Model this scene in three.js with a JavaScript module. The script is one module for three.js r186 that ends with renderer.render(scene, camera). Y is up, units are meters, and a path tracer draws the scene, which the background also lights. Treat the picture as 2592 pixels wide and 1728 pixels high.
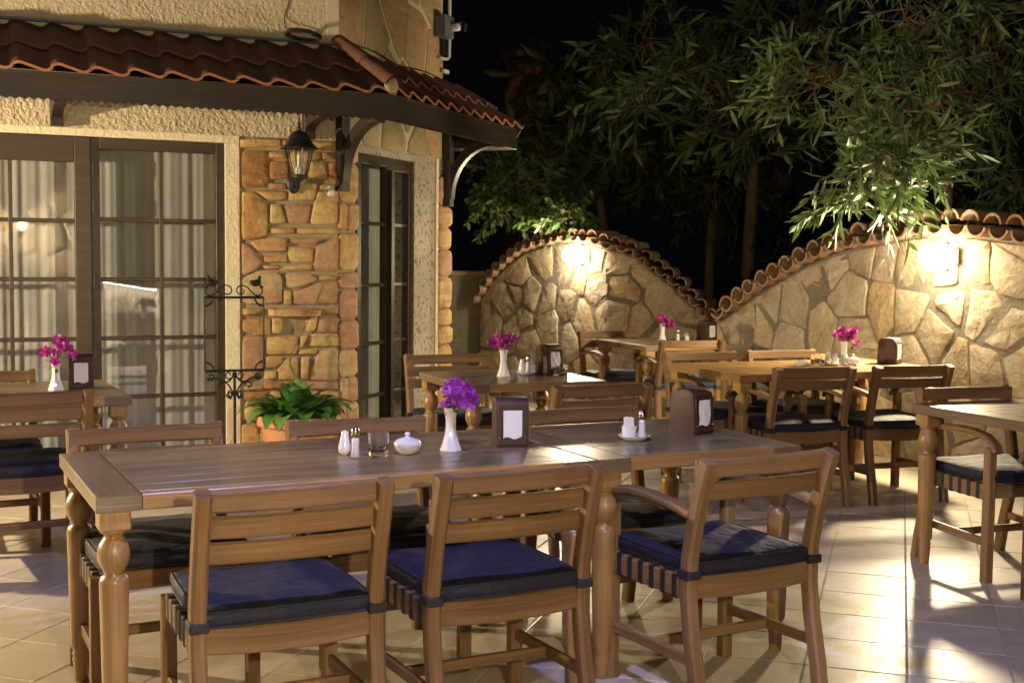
import * as THREE from 'three';
import { mergeGeometries, toCreasedNormals } from 'three/addons/utils/BufferGeometryUtils.js';
import { RectAreaLightUniformsLib } from 'three/addons/lights/RectAreaLightUniformsLib.js';
import { RoundedBoxGeometry } from 'three/addons/geometries/RoundedBoxGeometry.js';

// ---------------------------------------------------------------- camera, sky, moon, exposure
const scene = new THREE.Scene();
const D2R = Math.PI / 180;
const camera = new THREE.PerspectiveCamera(31.18, 1024 / 682, 0.05, 200);
camera.rotation.order = 'YXZ';
camera.position.set(0, 1.41, 0);
camera.rotation.set(-3.81 * D2R, 0, 0.6 * D2R);
camera.focus = 4.8; camera.userData.fStop = 8;
const renderer = new THREE.WebGLRenderer({ antialias: true });
renderer.setSize(1024, 682);
renderer.toneMapping = THREE.LinearToneMapping;
renderer.toneMappingExposure = 1.1;
renderer.shadowMap.enabled = true;
{ // a clear, moonless-dark night sky: even, very dim blue-black
  const w = 32, h = 16, d = new Float32Array(w * h * 4);
  for (let i = 0; i < w * h; i++) { d[i * 4] = 0.0011; d[i * 4 + 1] = 0.0012; d[i * 4 + 2] = 0.0017; d[i * 4 + 3] = 1; }
  const t = new THREE.DataTexture(d, w, h, THREE.RGBAFormat, THREE.FloatType);
  t.mapping = THREE.EquirectangularReflectionMapping; t.magFilter = THREE.LinearFilter; t.needsUpdate = true;
  scene.background = t; scene.environment = t;
}
const moon = new THREE.DirectionalLight(0xfff2e0, 0.004);
moon.position.set(-6, 14, 9); moon.castShadow = true;
Object.assign(moon.shadow.camera, { left: -16, right: 16, top: 16, bottom: -16, near: 0.5, far: 50 });
scene.add(moon); scene.add(moon.target);

// candela of the lamps
const LIGHT = { left: 84, back: 34, bar: 240, blue: 17, lamp1: 1.3, lamp2: 1.5, beam1: 9, beam2: 25 };

// ---------------------------------------------------------------- helpers
let seed = 7;
const rnd = () => { seed = (seed * 1664525 + 1013904223) >>> 0; return seed / 4294967296; };
const rr = (a, b) => a + (b - a) * rnd();
const V = (x, y, z) => new THREE.Vector3(x, y, z);
const taken = {};
const numbered = n => { const k = taken[n] = (taken[n] ?? -1) + 1; return k ? `${n}_${String(k).padStart(3, '0')}` : n; };
function tag(o, label, category, group, kind) {
  if (label) o.userData.label = label;
  if (category) o.userData.category = category;
  if (group) o.userData.group = group;
  if (kind) o.userData.kind = kind;
  return o;
}
function thing(name, label, category, pos = [0, 0, 0], turn = 0, group) {
  const o = new THREE.Group(); o.name = numbered(name); o.position.set(...pos); o.rotation.y = turn; scene.add(o);
  return tag(o, label, category, group);
}
function part(name, geo, mat, parent) {
  const m = new THREE.Mesh(Array.isArray(geo) ? mergeGeometries(geo.map(g => g.index ? g.toNonIndexed() : g)) : geo, mat);
  m.name = parent === scene ? numbered(name) : name; m.castShadow = m.receiveShadow = true; parent.add(m); return m;
}
function copy(o, pos, turn, label) {
  const c = o.clone(); c.name = numbered(o.name.replace(/_\d{3}$/, '')); c.userData = { ...o.userData };
  c.position.set(...pos); c.rotation.y = turn; if (label) c.userData.label = label; scene.add(c); return c;
}
// sweep a closed profile [[a,b],...] along frames {p, x, y}; uv in metres: u along, v round
function sweep(profile, frames, caps = true, crease = 0.6, uo = 0) {
  const n = profile.length, P = [], U = []; let L = uo;
  const per = [0]; for (let i = 0; i < n; i++) { const a = profile[i], b = profile[(i + 1) % n]; per.push(per[i] + Math.hypot(a[0] - b[0], a[1] - b[1])); }
  const vo = uo * 1.37;
  const at = (f, i) => { const q = profile[i % n]; return f.p.clone().addScaledVector(f.x, q[0] * (f.s ?? 1)).addScaledVector(f.y, q[1] * (f.s ?? 1)); };
  for (let k = 0; k + 1 < frames.length; k++) {
    const f = frames[k], g = frames[k + 1], l2 = L + f.p.distanceTo(g.p);
    for (let i = 0; i < n; i++) {
      const a = at(f, i), b = at(f, i + 1), c = at(g, i + 1), d = at(g, i);
      P.push(...a, ...b, ...c, ...a, ...c, ...d);
      U.push(L, per[i] + vo, L, per[i + 1] + vo, l2, per[i + 1] + vo, L, per[i] + vo, l2, per[i + 1] + vo, l2, per[i] + vo);
    }
    L = l2;
  }
  if (caps === 'strip') { const N = profile.length; for (const [f, s] of [[frames[0], 1], [frames[frames.length - 1], 0]]) for (let i = 0; i + 1 < N / 2; i++) { const q = [i, i + 1, N - 2 - i, i, N - 2 - i, N - 1 - i]; for (const j of s ? q.reverse() : q) { P.push(...at(f, j)); U.push(profile[j][0] + vo, profile[j][1]); } } }
  else if (caps) for (const [f, s] of [[frames[0], 1], [frames[frames.length - 1], 0]]) for (let i = 1; i + 1 < n; i++) {
    const t = s ? [0, i + 1, i] : [0, i, i + 1];
    for (const j of t) { P.push(...at(f, j)); U.push(profile[j][0] + vo, profile[j][1]); }
  }
  const g = new THREE.BufferGeometry();
  g.setAttribute('position', new THREE.Float32BufferAttribute(P, 3)); g.setAttribute('uv', new THREE.Float32BufferAttribute(U, 2));
  g.computeVertexNormals();
  return crease ? toCreasedNormals(g, crease) : g;
}
const chamf = (w, h, c = 0.004) => { w /= 2; h /= 2; return [[-w + c, -h], [w - c, -h], [w, -h + c], [w, h - c], [w - c, h], [-w + c, h], [-w, h - c], [-w, -h + c]]; };
// wooden member along a path of points; w across, h along "up"
function beam(pts, w, h, up = V(0, 1, 0), c = 0.004) {
  pts = pts.map(p => p.isVector3 ? p : V(...p));
  const fr = pts.map((p, i) => {
    const t = pts[Math.min(i + 1, pts.length - 1)].clone().sub(pts[Math.max(i - 1, 0)]).normalize();
    const x = t.clone().cross(up).normalize(), y = x.clone().cross(t).normalize(); return { p, x, y };
  });
  return sweep(chamf(w, h, c), fr, true, 0.6, rr(0, 5));
}
const circle = (r, n) => Array.from({ length: n }, (_, i) => [r * Math.cos(i / n * 2 * Math.PI), r * Math.sin(i / n * 2 * Math.PI)]);
function tube(pts, r0, r1 = r0, n = 8, seg = 24) {
  pts = pts.map(p => p.isVector3 ? p : V(...p));
  const cu = new THREE.CatmullRomCurve3(pts), fr = []; const ff = cu.computeFrenetFrames(seg);
  const ps = cu.getSpacedPoints(seg);
  for (let i = 0; i <= seg; i++) fr.push({ p: ps[i], x: ff.normals[i], y: ff.binormals[i], s: 1 + (r1 / r0 - 1) * i / seg });
  return sweep(circle(r0, n), fr, true, 1.2);
}
const box = (w, h, d, x = 0, y = 0, z = 0, r = 0.004) => { const g = new RoundedBoxGeometry(w, h, d, 1, Math.min(r, w / 2.1, h / 2.1, d / 2.1)); g.translate(x, y, z); return boxUV(g); };
const plainBox = (w, h, d, x = 0, y = 0, z = 0) => { const g = new THREE.BoxGeometry(w, h, d).toNonIndexed(); g.translate(x, y, z); return boxUV(g); };
function boxUV(g, ox = 0, oy = 0) { // uv in metres by dominant normal
  g = g.index ? g.toNonIndexed() : g; const p = g.attributes.position, n = g.attributes.normal, u = new Float32Array(p.count * 2);
  for (let i = 0; i < p.count; i++) {
    const ax = Math.abs(n.getX(i)), ay = Math.abs(n.getY(i)), az = Math.abs(n.getZ(i));
    const [a, b] = ay > ax && ay > az ? [p.getX(i), p.getZ(i)] : ax > az ? [p.getZ(i), p.getY(i)] : [p.getX(i), p.getY(i)];
    u[i * 2] = a + ox; u[i * 2 + 1] = b + oy;
  }
  g.setAttribute('uv', new THREE.BufferAttribute(u, 2)); return g;
}
const lathe = (pts, n = 24, phi = 0) => new THREE.LatheGeometry(pts.map(p => new THREE.Vector2(...p)), n, phi).toNonIndexed();
const moved = (g, x, y, z, ry = 0) => { g = g.clone(); if (ry) g.rotateY(ry); g.translate(x, y, z); return g; };

// ---------------------------------------------------------------- textures
function noiseField(size, cells, seedN) { // tileable value noise, smooth
  let s = seedN >>> 0; const r = () => { s = (s * 1664525 + 1013904223) >>> 0; return s / 4294967296; };
  const [cx, cy] = Array.isArray(cells) ? cells : [cells, cells];
  const g = Float32Array.from({ length: cx * cy }, r), out = new Float32Array(size * size);
  for (let y = 0; y < size; y++) { const fy = y / size * cy, y0 = Math.floor(fy), ty = fy - y0, sy = ty * ty * (3 - 2 * ty), ya = y0 % cy * cx, yb = (y0 + 1) % cy * cx;
    for (let x = 0; x < size; x++) { const fx = x / size * cx, x0 = Math.floor(fx), tx = fx - x0, sx = tx * tx * (3 - 2 * tx), xa = x0 % cx, xb = (x0 + 1) % cx;
      const a = g[ya + xa] * (1 - sx) + g[ya + xb] * sx, b = g[yb + xa] * (1 - sx) + g[yb + xb] * sx; out[y * size + x] = a * (1 - sy) + b * sy; } }
  return out;
}
function fbm(size, cells, oct, sd, gain = 0.5) {
  const out = new Float32Array(size * size); let amp = 1, tot = 0;
  for (let o = 0; o < oct; o++) { const c = Array.isArray(cells) ? cells.map(v => v << o) : cells << o; const f = noiseField(size, c, sd + o * 977); for (let i = 0; i < out.length; i++) out[i] += f[i] * amp; tot += amp; amp *= gain; }
  for (let i = 0; i < out.length; i++) out[i] /= tot; return out;
}
function texture(size, fn, srgb, repeat) { // fn(i) -> [r,g,b] 0..1 (linear for colour; encoded here)
  const d = new Uint8Array(size * size * 4), enc = v => { v = Math.min(1, Math.max(0, v)); return Math.round(255 * (srgb ? (v <= 0.0031308 ? 12.92 * v : 1.055 * Math.pow(v, 1 / 2.4) - 0.055) : v)); };
  for (let i = 0; i < size * size; i++) { const c = fn(i, i % size, Math.floor(i / size)); d[i * 4] = enc(c[0]); d[i * 4 + 1] = enc(c[1]); d[i * 4 + 2] = enc(c[2]); d[i * 4 + 3] = 255; }
  const t = new THREE.DataTexture(d, size, size); t.wrapS = t.wrapT = THREE.RepeatWrapping; t.magFilter = THREE.LinearFilter; t.minFilter = THREE.LinearMipmapLinearFilter; t.generateMipmaps = true;
  if (srgb) t.colorSpace = THREE.SRGBColorSpace; t.repeat.set(...repeat); t.needsUpdate = true; return t;
}
const mixc = (a, b, t) => a.map((v, i) => v + (b[i] - v) * t);
const grey = f => i => [f[i], f[i], f[i]];
// wood: grain runs along u
const woodCoarse = fbm(512, [3, 14], 3, 11), woodFine = fbm(512, [6, 110], 2, 23, 0.6), woodPatch = fbm(512, [4, 3], 3, 31);
function woodTex(dark, light) {
  return texture(512, i => { const t = 0.55 * woodCoarse[i] + 0.45 * woodFine[i]; const k = Math.min(1, Math.max(0, (t - 0.3) * 2.2)); return mixc(dark, light, k).map(v => v * (0.72 + 0.56 * woodPatch[i])); }, true, [1 / 1.3, 1 / 0.42]);
}
const woodBump = texture(512, grey(woodFine), false, [1 / 1.3, 1 / 0.42]);
const std = o => new THREE.MeshStandardMaterial(o), phys = o => new THREE.MeshPhysicalMaterial(o);
const lin = (r, g, b) => new THREE.Color().setRGB(r, g, b);
const M = {};
const scuff = texture(256, (i, x, y) => { const j = (y * 2) * 512 + x * 2, v = 0.34 + 0.45 * woodPatch[j] * (0.6 + 0.8 * woodFine[j]); return [v, v, v]; }, false, [1.1, 1.1]);
M.woods = [[[0.145, 0.081, 0.035], [0.24, 0.142, 0.064]], [[0.12, 0.066, 0.028], [0.21, 0.121, 0.053]], [[0.155, 0.09, 0.041], [0.255, 0.158, 0.075]], [[0.13, 0.07, 0.027], [0.235, 0.133, 0.053]]].map(([a, b]) => phys({ map: woodTex(a, b), bumpMap: woodBump, bumpScale: 0.0006, roughnessMap: scuff, roughness: 1, specularIntensity: 0.6 }));
M.wood = M.woods[0];
M.tableWood = phys({ map: woodTex([0.25, 0.14, 0.048], [0.40, 0.24, 0.088]), bumpMap: woodBump, bumpScale: 0.0006, roughness: 0.36, clearcoat: 0.25, clearcoatRoughness: 0.3 });
M.topWood = phys({ map: woodTex([0.125, 0.085, 0.047], [0.25, 0.18, 0.105]), bumpMap: woodBump, bumpScale: 0.0008, roughness: 0.34, clearcoat: 0.45, clearcoatRoughness: 0.28 });
M.darkWood = std({ map: woodTex([0.012, 0.007, 0.004], [0.034, 0.02, 0.011]), bumpMap: woodBump, bumpScale: 0.0008, roughness: 0.5 });
M.frameBrown = std({ map: woodTex([0.028, 0.016, 0.007], [0.058, 0.034, 0.016]), roughness: 0.42 });
const clothPatch = fbm(256, 6, 4, 71);
const wrA = fbm(512, [4, 9], 3, 81), wrB = fbm(512, [9, 4], 3, 87), wrC = fbm(512, 160, 1, 89);
const wrinkle = texture(512, i => { const a = 1 - Math.abs(wrA[i] - 0.5) * 5, b = 1 - Math.abs(wrB[i] - 0.5) * 5, v = 0.5 + 0.2 * Math.max(0, a) + 0.2 * Math.max(0, b) + 0.08 * wrC[i]; return [v, v, v]; }, false, [1.7, 1.7]);
M.cushion = phys({ map: texture(256, i => [0.006, 0.0062, 0.024].map(v => v * (0.7 + 0.7 * clothPatch[i])), true, [3, 3]), bumpMap: wrinkle, bumpScale: 0.011, roughness: 0.72, sheen: 0.12, sheenRoughness: 0.5, sheenColor: lin(0.25, 0.25, 0.35) });
M.piping = std({ color: lin(0.012, 0.012, 0.015), roughness: 0.7 });
// stones: noise in metres
const sA = fbm(512, 5, 5, 101), sB = fbm(512, 9, 5, 131, 0.6), sC = fbm(512, [3, 22], 4, 151, 0.6), sD = fbm(512, 40, 3, 171);
const stoneBump = texture(512, i => { const v = 0.5 * sB[i] + 0.3 * sC[i] + 0.2 * sD[i]; return [v, v, v]; }, false, [1.6, 1.6]);
function stoneMat(base, vein, dark, bump = 0.012) {
  return std({ map: texture(256, (i, x, y) => { const j = (y * 2) * 512 + x * 2; let c = mixc(base, vein, Math.min(1, Math.max(0, (sA[j] - 0.38) * 3))); c = mixc(c, dark, Math.min(0.85, Math.max(0, (sC[j] * 0.6 + sB[j] * 0.4 - 0.5) * 3.2))); return c.map(v => v * (0.78 + 0.44 * sD[j])); }, true, [1.4, 1.4]), bumpMap: stoneBump, bumpScale: bump, roughness: 0.86 });
}
M.pillarStones = [
  stoneMat([0.47, 0.31, 0.12], [0.40, 0.22, 0.08], [0.26, 0.14, 0.055]), stoneMat([0.53, 0.39, 0.165], [0.46, 0.28, 0.11], [0.30, 0.19, 0.08]),
  stoneMat([0.43, 0.265, 0.165], [0.38, 0.21, 0.12], [0.29, 0.16, 0.095]), stoneMat([0.50, 0.345, 0.145], [0.47, 0.28, 0.13], [0.31, 0.17, 0.075]),
  stoneMat([0.33, 0.17, 0.06], [0.40, 0.20, 0.07], [0.17, 0.075, 0.028]), stoneMat([0.48, 0.37, 0.20], [0.44, 0.27, 0.14], [0.30, 0.19, 0.09])];
M.wallStones = [
  stoneMat([0.42, 0.36, 0.255], [0.37, 0.29, 0.19], [0.25, 0.195, 0.125], 0.013), stoneMat([0.47, 0.395, 0.275], [0.45, 0.325, 0.20], [0.27, 0.20, 0.125], 0.015),
  stoneMat([0.40, 0.335, 0.235], [0.43, 0.35, 0.235], [0.25, 0.175, 0.105], 0.012), stoneMat([0.48, 0.42, 0.31], [0.41, 0.33, 0.22], [0.29, 0.225, 0.15], 0.016), stoneMat([0.44, 0.32, 0.18], [0.46, 0.35, 0.21], [0.27, 0.18, 0.09], 0.014), stoneMat([0.43, 0.34, 0.275], [0.46, 0.38, 0.29], [0.28, 0.215, 0.155], 0.014)];
M.flagStones = [
  stoneMat([0.36, 0.285, 0.15], [0.31, 0.25, 0.14], [0.24, 0.19, 0.10], 0.004), stoneMat([0.40, 0.29, 0.15], [0.37, 0.23, 0.12], [0.26, 0.19, 0.09], 0.004),
  stoneMat([0.33, 0.275, 0.16], [0.38, 0.30, 0.17], [0.24, 0.20, 0.12], 0.004), stoneMat([0.41, 0.27, 0.14], [0.35, 0.27, 0.15], [0.27, 0.17, 0.09], 0.004)];
const mortarTex = (c, k = 0.5) => texture(256, (i, x, y) => { const j = (y * 2) * 512 + x * 2; return c.map(v => v * (1 - k / 2 + k * (0.5 * sB[j] + 0.5 * sD[j]))); }, true, [2, 2]);
M.mortar = std({ map: mortarTex([0.32, 0.25, 0.155], 0.7), bumpMap: stoneBump, bumpScale: 0.008, roughness: 0.95 });
M.wallMortar = std({ map: mortarTex([0.205, 0.175, 0.13], 0.9), bumpMap: stoneBump, bumpScale: 0.016, roughness: 0.95 });
M.grout = std({ map: mortarTex([0.56, 0.49, 0.33], 0.5), bumpMap: stoneBump, bumpScale: 0.004, roughness: 0.95 });
// rough-cast plaster
const castN = fbm(512, 40, 3, 201, 0.55), castBig = fbm(512, 3, 4, 211);
const castBump = texture(512, i => { const v = Math.min(1, Math.max(0, (castN[i] - 0.3) * 2.3)); return [v, v, v]; }, false, [1.35, 1.35]);
M.plaster = std({ map: texture(512, i => [0.52, 0.435, 0.30].map(v => v * (0.80 + 0.22 * castN[i] + 0.2 * castBig[i])), true, [1.35, 1.35]), bumpMap: castBump, bumpScale: 0.0065, roughness: 0.95 });
M.upperPlaster = std({ map: texture(512, i => [0.51, 0.425, 0.30].map(v => v * (0.82 + 0.16 * castN[i] + 0.2 * castBig[i])), true, [1.35, 1.35]), bumpMap: castBump, bumpScale: 0.004, roughness: 0.95 });
M.smoothPlaster = std({ map: mortarTex([0.74, 0.65, 0.47], 0.22), bumpMap: castBump, bumpScale: 0.0025, roughness: 0.9 });
M.specklePlaster = std({ map: texture(512, (i) => { const k = sD[i] > 0.60 && castN[i] > 0.46 ? 0.45 : 1; return [0.40, 0.355, 0.285].map(v => v * k * (0.8 + 0.4 * castBig[i])); }, true, [1.1, 1.1]), bumpMap: castBump, bumpScale: 0.004, roughness: 0.95 });
M.corner = std({ map: mortarTex([0.50, 0.42, 0.33], 0.25), roughness: 0.92 });
// clay
M.roofTile = [0, 1, 2].map(k => std({ map: texture(256, (i, x, y) => { const j = (y * 2) * 512 + x * 2; return mixc([0.24, 0.10, 0.06], [0.17, 0.078, 0.053], sA[j] + k * 0.12).map(v => v * (0.72 + 0.56 * sD[j])); }, true, [2.2, 2.2]), bumpMap: stoneBump, bumpScale: 0.002, roughness: 0.85, vertexColors: k < 3 }));
M.clayCap = [0, 1, 2].map(k => std({ map: texture(256, (i, x, y) => { const j = (y * 2) * 512 + ((x * 2 + k * 90) & 511); return mixc([0.37, 0.165, 0.085], [0.34, 0.275, 0.195], Math.min(1, Math.max(0, (sB[j] - 0.42) * 5 + k * 0.15))).map(v => v * (0.7 + 0.5 * sD[j])); }, true, [3, 3]), bumpMap: stoneBump, bumpScale: 0.004, roughness: 0.92 }));
M.terracotta = std({ map: texture(256, (i, x, y) => { const j = (y * 2) * 512 + x * 2; return [0.50, 0.235, 0.12].map(v => v * (0.93 + 0.14 * sB[j])); }, true, [2, 2]), roughness: 0.75 });
// floor tiles
const tileMats = [[0.485, 0.42, 0.345], [0.51, 0.445, 0.365], [0.46, 0.395, 0.32], [0.495, 0.42, 0.35]].map((c, k) => std({ map: texture(256, (i, x, y) => { const j = (y * 2) * 512 + ((x * 2 + 120 * k) & 511); const t = 0.55 * sA[j] + 0.45 * sC[j]; return c.map((v, q) => v * (0.80 + 0.42 * t - (q === 2 ? 0.05 : 0))); }, true, [2.1, 2.1]), roughnessMap: texture(256, (i, x, y) => { const j = (y * 2) * 512 + x * 2; const v = 0.32 + 0.16 * sB[j]; return [v, v, v]; }, false, [2.1, 2.1]), bumpMap: stoneBump, bumpScale: 0.0012, roughness: 1 }));
M.floorGrout = std({ map: mortarTex([0.44, 0.375, 0.28], 0.9), roughness: 0.95 });
// the rest
M.glass = phys({ color: 0xffffff, roughness: 0.02, transmission: 1, thickness: 0, ior: 1.5 });
M.doubleGlazing = phys({ color: 0xffffff, roughness: 0.012, transmission: 1, thickness: 0, ior: 1.85 });
M.thickGlass = phys({ color: 0xffffff, roughness: 0.02, transmission: 1, thickness: 0.01, ior: 1.5 });
M.curtain = phys({ map: texture(256, (i) => [0.42, 0.425, 0.40].map(v => v * (0.85 + 0.3 * clothPatch[i])), true, [0.7, 0.7]), roughness: 0.95, transmission: 0.25, thickness: 0, side: THREE.DoubleSide });
M.china = phys({ color: lin(0.72, 0.71, 0.68), roughness: 0.16, clearcoat: 0.6, clearcoatRoughness: 0.08 });
M.paper = std({ color: lin(0.78, 0.76, 0.72), roughness: 0.85 });
M.steel = std({ color: lin(0.62, 0.62, 0.62), metalness: 1, roughness: 0.2 });
M.dispenser = std({ map: woodTex([0.035, 0.012, 0.006], [0.085, 0.032, 0.016]), roughness: 0.62 });
M.iron = std({ color: lin(0.009, 0.009, 0.009), roughness: 0.5, metalness: 0.3 });
M.lanternIron = std({ color: lin(0.012, 0.013, 0.013), roughness: 0.45 });
M.white = std({ color: lin(0.6, 0.58, 0.54), roughness: 0.6 });
M.greyPlastic = std({ color: lin(0.10, 0.125, 0.15), roughness: 0.5 });
M.blackCable = std({ color: lin(0.01, 0.01, 0.012), roughness: 0.5 });
M.bark = std({ map: texture(256, (i, x, y) => { const j = (y * 2) * 512 + x * 2; return mixc([0.13, 0.085, 0.05], [0.22, 0.16, 0.10], sC[j]); }, true, [1.5, 1.5]), bumpMap: stoneBump, bumpScale: 0.015, roughness: 0.95 });
M.soil = std({ color: lin(0.03, 0.02, 0.012), roughness: 1 });
const leafMat = (r, g, b, tr = 0.22) => phys({ color: lin(r, g, b), vertexColors: true, roughness: 0.55, transmission: tr, thickness: 0, side: THREE.DoubleSide });
M.acacia = leafMat(0.095, 0.155, 0.05, 0.3); M.ivy = leafMat(0.09, 0.18, 0.028, 0.4); M.bigLeaf = leafMat(0.07, 0.09, 0.033); M.broadLeaf = leafMat(0.05, 0.085, 0.032);
M.potLeaf = phys({ color: lin(0.075, 0.20, 0.035), roughness: 0.34, side: THREE.DoubleSide, transmission: 0.12, thickness: 0 });
M.potLeaf3 = phys({ color: lin(0.05, 0.15, 0.03), roughness: 0.4, side: THREE.DoubleSide, transmission: 0.12, thickness: 0 });
M.potLeaf2 = phys({ color: lin(0.14, 0.27, 0.07), roughness: 0.4, side: THREE.DoubleSide, transmission: 0.12, thickness: 0 });
M.bract = phys({ color: lin(0.50, 0.03, 0.36), vertexColors: true, roughness: 0.7, side: THREE.DoubleSide, transmission: 0.3, thickness: 0 });
M.bractBlueLit = phys({ color: lin(0.33, 0.03, 0.46), vertexColors: true, roughness: 0.7, side: THREE.DoubleSide, transmission: 0.3, thickness: 0 });  // magenta bracts with blue lamplight painted into their colour
M.stem = std({ color: lin(0.06, 0.12, 0.03), roughness: 0.7 });
const PILLAR_STONES = [[100,2182,360,2192,363,2140,100,2124],[367,2189,452,2189,445,2140,371,2144],[459,2186,570,2188,588,2136,459,2141],[574,2188,757,2190,757,2133,596,2133],[112,2108,268,2111,275,1987,282,1931,268,1875,111,1863],[289,2105,388,2110,395,2068,289,2067],[296,2043,413,2048,413,1936,292,1925],[424,2111,632,2120,639,2078,560,2071,523,1940,430,1937],[646,2117,757,2119,756,2076,650,2075],[567,2058,668,2055,686,1946,538,1940],[690,2052,752,2055,749,1941,697,1939],[282,1900,402,1901,402,1862,289,1862],[194,1848,402,1848,398,1802,338,1783,282,1789],[420,1901,617,1908,588,1794,416,1789],[639,1902,756,1906,753,1638,563,1638,610,1837],[108,1839,191,1834,274,1764,274,1562,218,1540,110,1524],[296,1761,359,1763,401,1641,292,1635],[380,1763,567,1769,548,1641,419,1638],[299,1607,451,1607,451,1572,299,1569],[473,1611,756,1613,753,1574,473,1569],[158,1511,302,1545,401,1539,398,1451,224,1445],[423,1540,625,1543,617,1518,588,1507,423,1508],[106,1500,148,1493,242,1379,203,1330,109,1288],[415,1487,588,1471,585,1382,422,1381],[610,1489,742,1548,756,1542,757,1326,588,1325,603,1454],[252,1418,401,1426,408,1381,259,1379],[245,1358,351,1359,344,1334,252,1334],[358,1359,577,1364,566,1325,355,1324],[111,1272,221,1324,340,1313,373,1276,369,1106,111,1104],[399,1306,550,1307,611,1277,588,1247,444,1206,399,1217],[619,1292,749,1293,749,1263,626,1262],[619,1247,753,1251,753,1097,448,1098,444,1188,535,1202],[384,1191,437,1188,433,1095,384,1095],[111,1071,250,1073,254,1040,114,1027],[280,1073,634,1071,626,1015,283,1018],[642,1063,753,1067,750,1033,642,1033],[110,990,162,1008,294,1007,298,892,183,893,110,924],[305,1006,373,1006,372,905,305,906],[384,1002,527,1001,527,903,384,905],[538,1004,619,1015,596,917,542,918],[626,1018,750,1014,750,908,603,906],[110,887,242,881,249,670,109,570],[268,877,481,885,474,762,268,762],[497,889,550,888,512,813,493,806],[565,895,757,900,757,809,557,813],[264,751,376,749,372,704,323,676,264,677],[346,668,406,741,481,739,481,593,345,593],[489,791,611,800,603,759,489,758],[504,746,557,737,542,595,500,596],[618,781,757,794,757,581,565,586,565,639],[256,655,331,653,330,601,256,596],[256,581,489,581,489,528,256,532],[504,577,757,569,757,516,504,524],[116,555,241,551,241,529,116,529],[116,518,278,520,263,469,123,466],[293,516,534,508,534,451,285,460],[549,508,757,501,757,436,549,443],[123,451,278,453,278,326,122,325],[293,445,443,440,443,334,292,333],[458,435,757,421,757,329,458,334],[122,303,211,299,203,175,118,179],[222,291,412,283,412,185,218,174],[428,320,580,313,580,177,427,184],[595,313,757,306,757,168,595,176]];

// ================================================================ FLOOR: ceramic tiles, 34.5 cm, laid at 17.6 degrees
{
  const T = 0.345, th = 17.598 * D2R, c = Math.cos(th), s = Math.sin(th), u0 = 0.17774, v0 = -17.58302;
  const W = (u, v) => { const a = (u + u0) * T, b = (v + v0) * T; return [a * c - b * s, a * s + b * c]; };
  const floor = new THREE.Group(); floor.name = 'floor'; floor.userData.kind = 'structure'; scene.add(floor);
  part('grout_bed', plainBox(30, 0.1, 34, 0, -0.0519, -7), M.floorGrout, floor);
  const variants = Array.from({ length: 6 }, (_, k) => { // bevelled slab, top at y=0
    const h = T / 2 - 0.0028, b = 0.0022, P = [], U = [];
    const quad = (a, b2, c2, d) => { for (const q of [a, b2, c2, a, c2, d]) { P.push(...q); U.push(q[0] + k * 0.37, q[2] + k * 0.61); } };
    const R = (r, y) => [[-r, y, r], [r, y, r], [r, y, -r], [-r, y, -r]], A = R(h - b, 0), B = R(h, -b), C = R(h, -0.01);
    quad(...A); for (let i = 0; i < 4; i++) { const j = (i + 1) % 4; quad(B[i], B[j], A[j], A[i]); quad(C[i], C[j], B[j], B[i]); }
    const g = new THREE.BufferGeometry(); g.setAttribute('position', new THREE.Float32BufferAttribute(P, 3)); g.setAttribute('uv', new THREE.Float32BufferAttribute(U, 2)); g.computeVertexNormals(); return g;
  });
  const rest = [];
  for (let u = -34; u < 34; u++) for (let v = -34; v < 36; v++) {
    const [x, z] = W(u + 0.5, v + 0.5);
    if (Math.abs(x) > 9 || z > 6 || z < -15) continue;
    const g = variants[Math.floor(rnd() * 6)], turn = -th + Math.floor(rnd() * 4) * Math.PI / 2, y = rr(-0.0008, 0.0006);
    if (z < -2.75 && z > -8.2 && Math.abs(x) < -z * 0.428 + 0.2) {
      const m = part('tile', g, tileMats[Math.floor(rnd() * 4)], floor); m.position.set(x, y, z); m.rotation.y = turn;
    } else { const q = g.clone(); q.rotateY(turn); q.translate(x, y, z); rest.push(q); }
  }
  const far = part('outlying_tiles', rest, tileMats[0], floor); far.userData.kind = 'stuff';
}
// garden soil beyond the boundary wall reaches out to the dark
{
  const g = new THREE.CircleGeometry(90, 48); g.rotateX(-Math.PI / 2); g.translate(0, -0.12, -10);
  const m = part('ground', g, M.soil, scene); m.userData.kind = 'structure';
}

// ================================================================ stone pieces
// outline: [[a,b],...] in a plane; place(a,b,d) -> Vector3, d = outwards
function chaikin(P, k, q = 0.25) { for (let i = 0; i < k; i++) { const o = []; P.forEach((a, j) => { const b = P[(j + 1) % P.length]; o.push([a[0] + (b[0] - a[0]) * q, a[1] + (b[1] - a[1]) * q], [a[0] + (b[0] - a[0]) * (1 - q), a[1] + (b[1] - a[1]) * (1 - q)]); }); P = o; } return P; }
function area(P) { let A = 0; P.forEach((a, i) => { const b = P[(i + 1) % P.length]; A += a[0] * b[1] - a[1] * b[0]; }); return A / 2; }
function subdivide(P, step, jit) { const o = []; P.forEach((a, i) => { const b = P[(i + 1) % P.length], n = Math.max(1, Math.round(Math.hypot(a[0] - b[0], a[1] - b[1]) / step)); for (let k = 0; k < n; k++) o.push([a[0] + (b[0] - a[0]) * k / n + (k ? rr(-jit, jit) : 0), a[1] + (b[1] - a[1]) * k / n + (k ? rr(-jit, jit) : 0)]); }); return o; }
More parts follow.
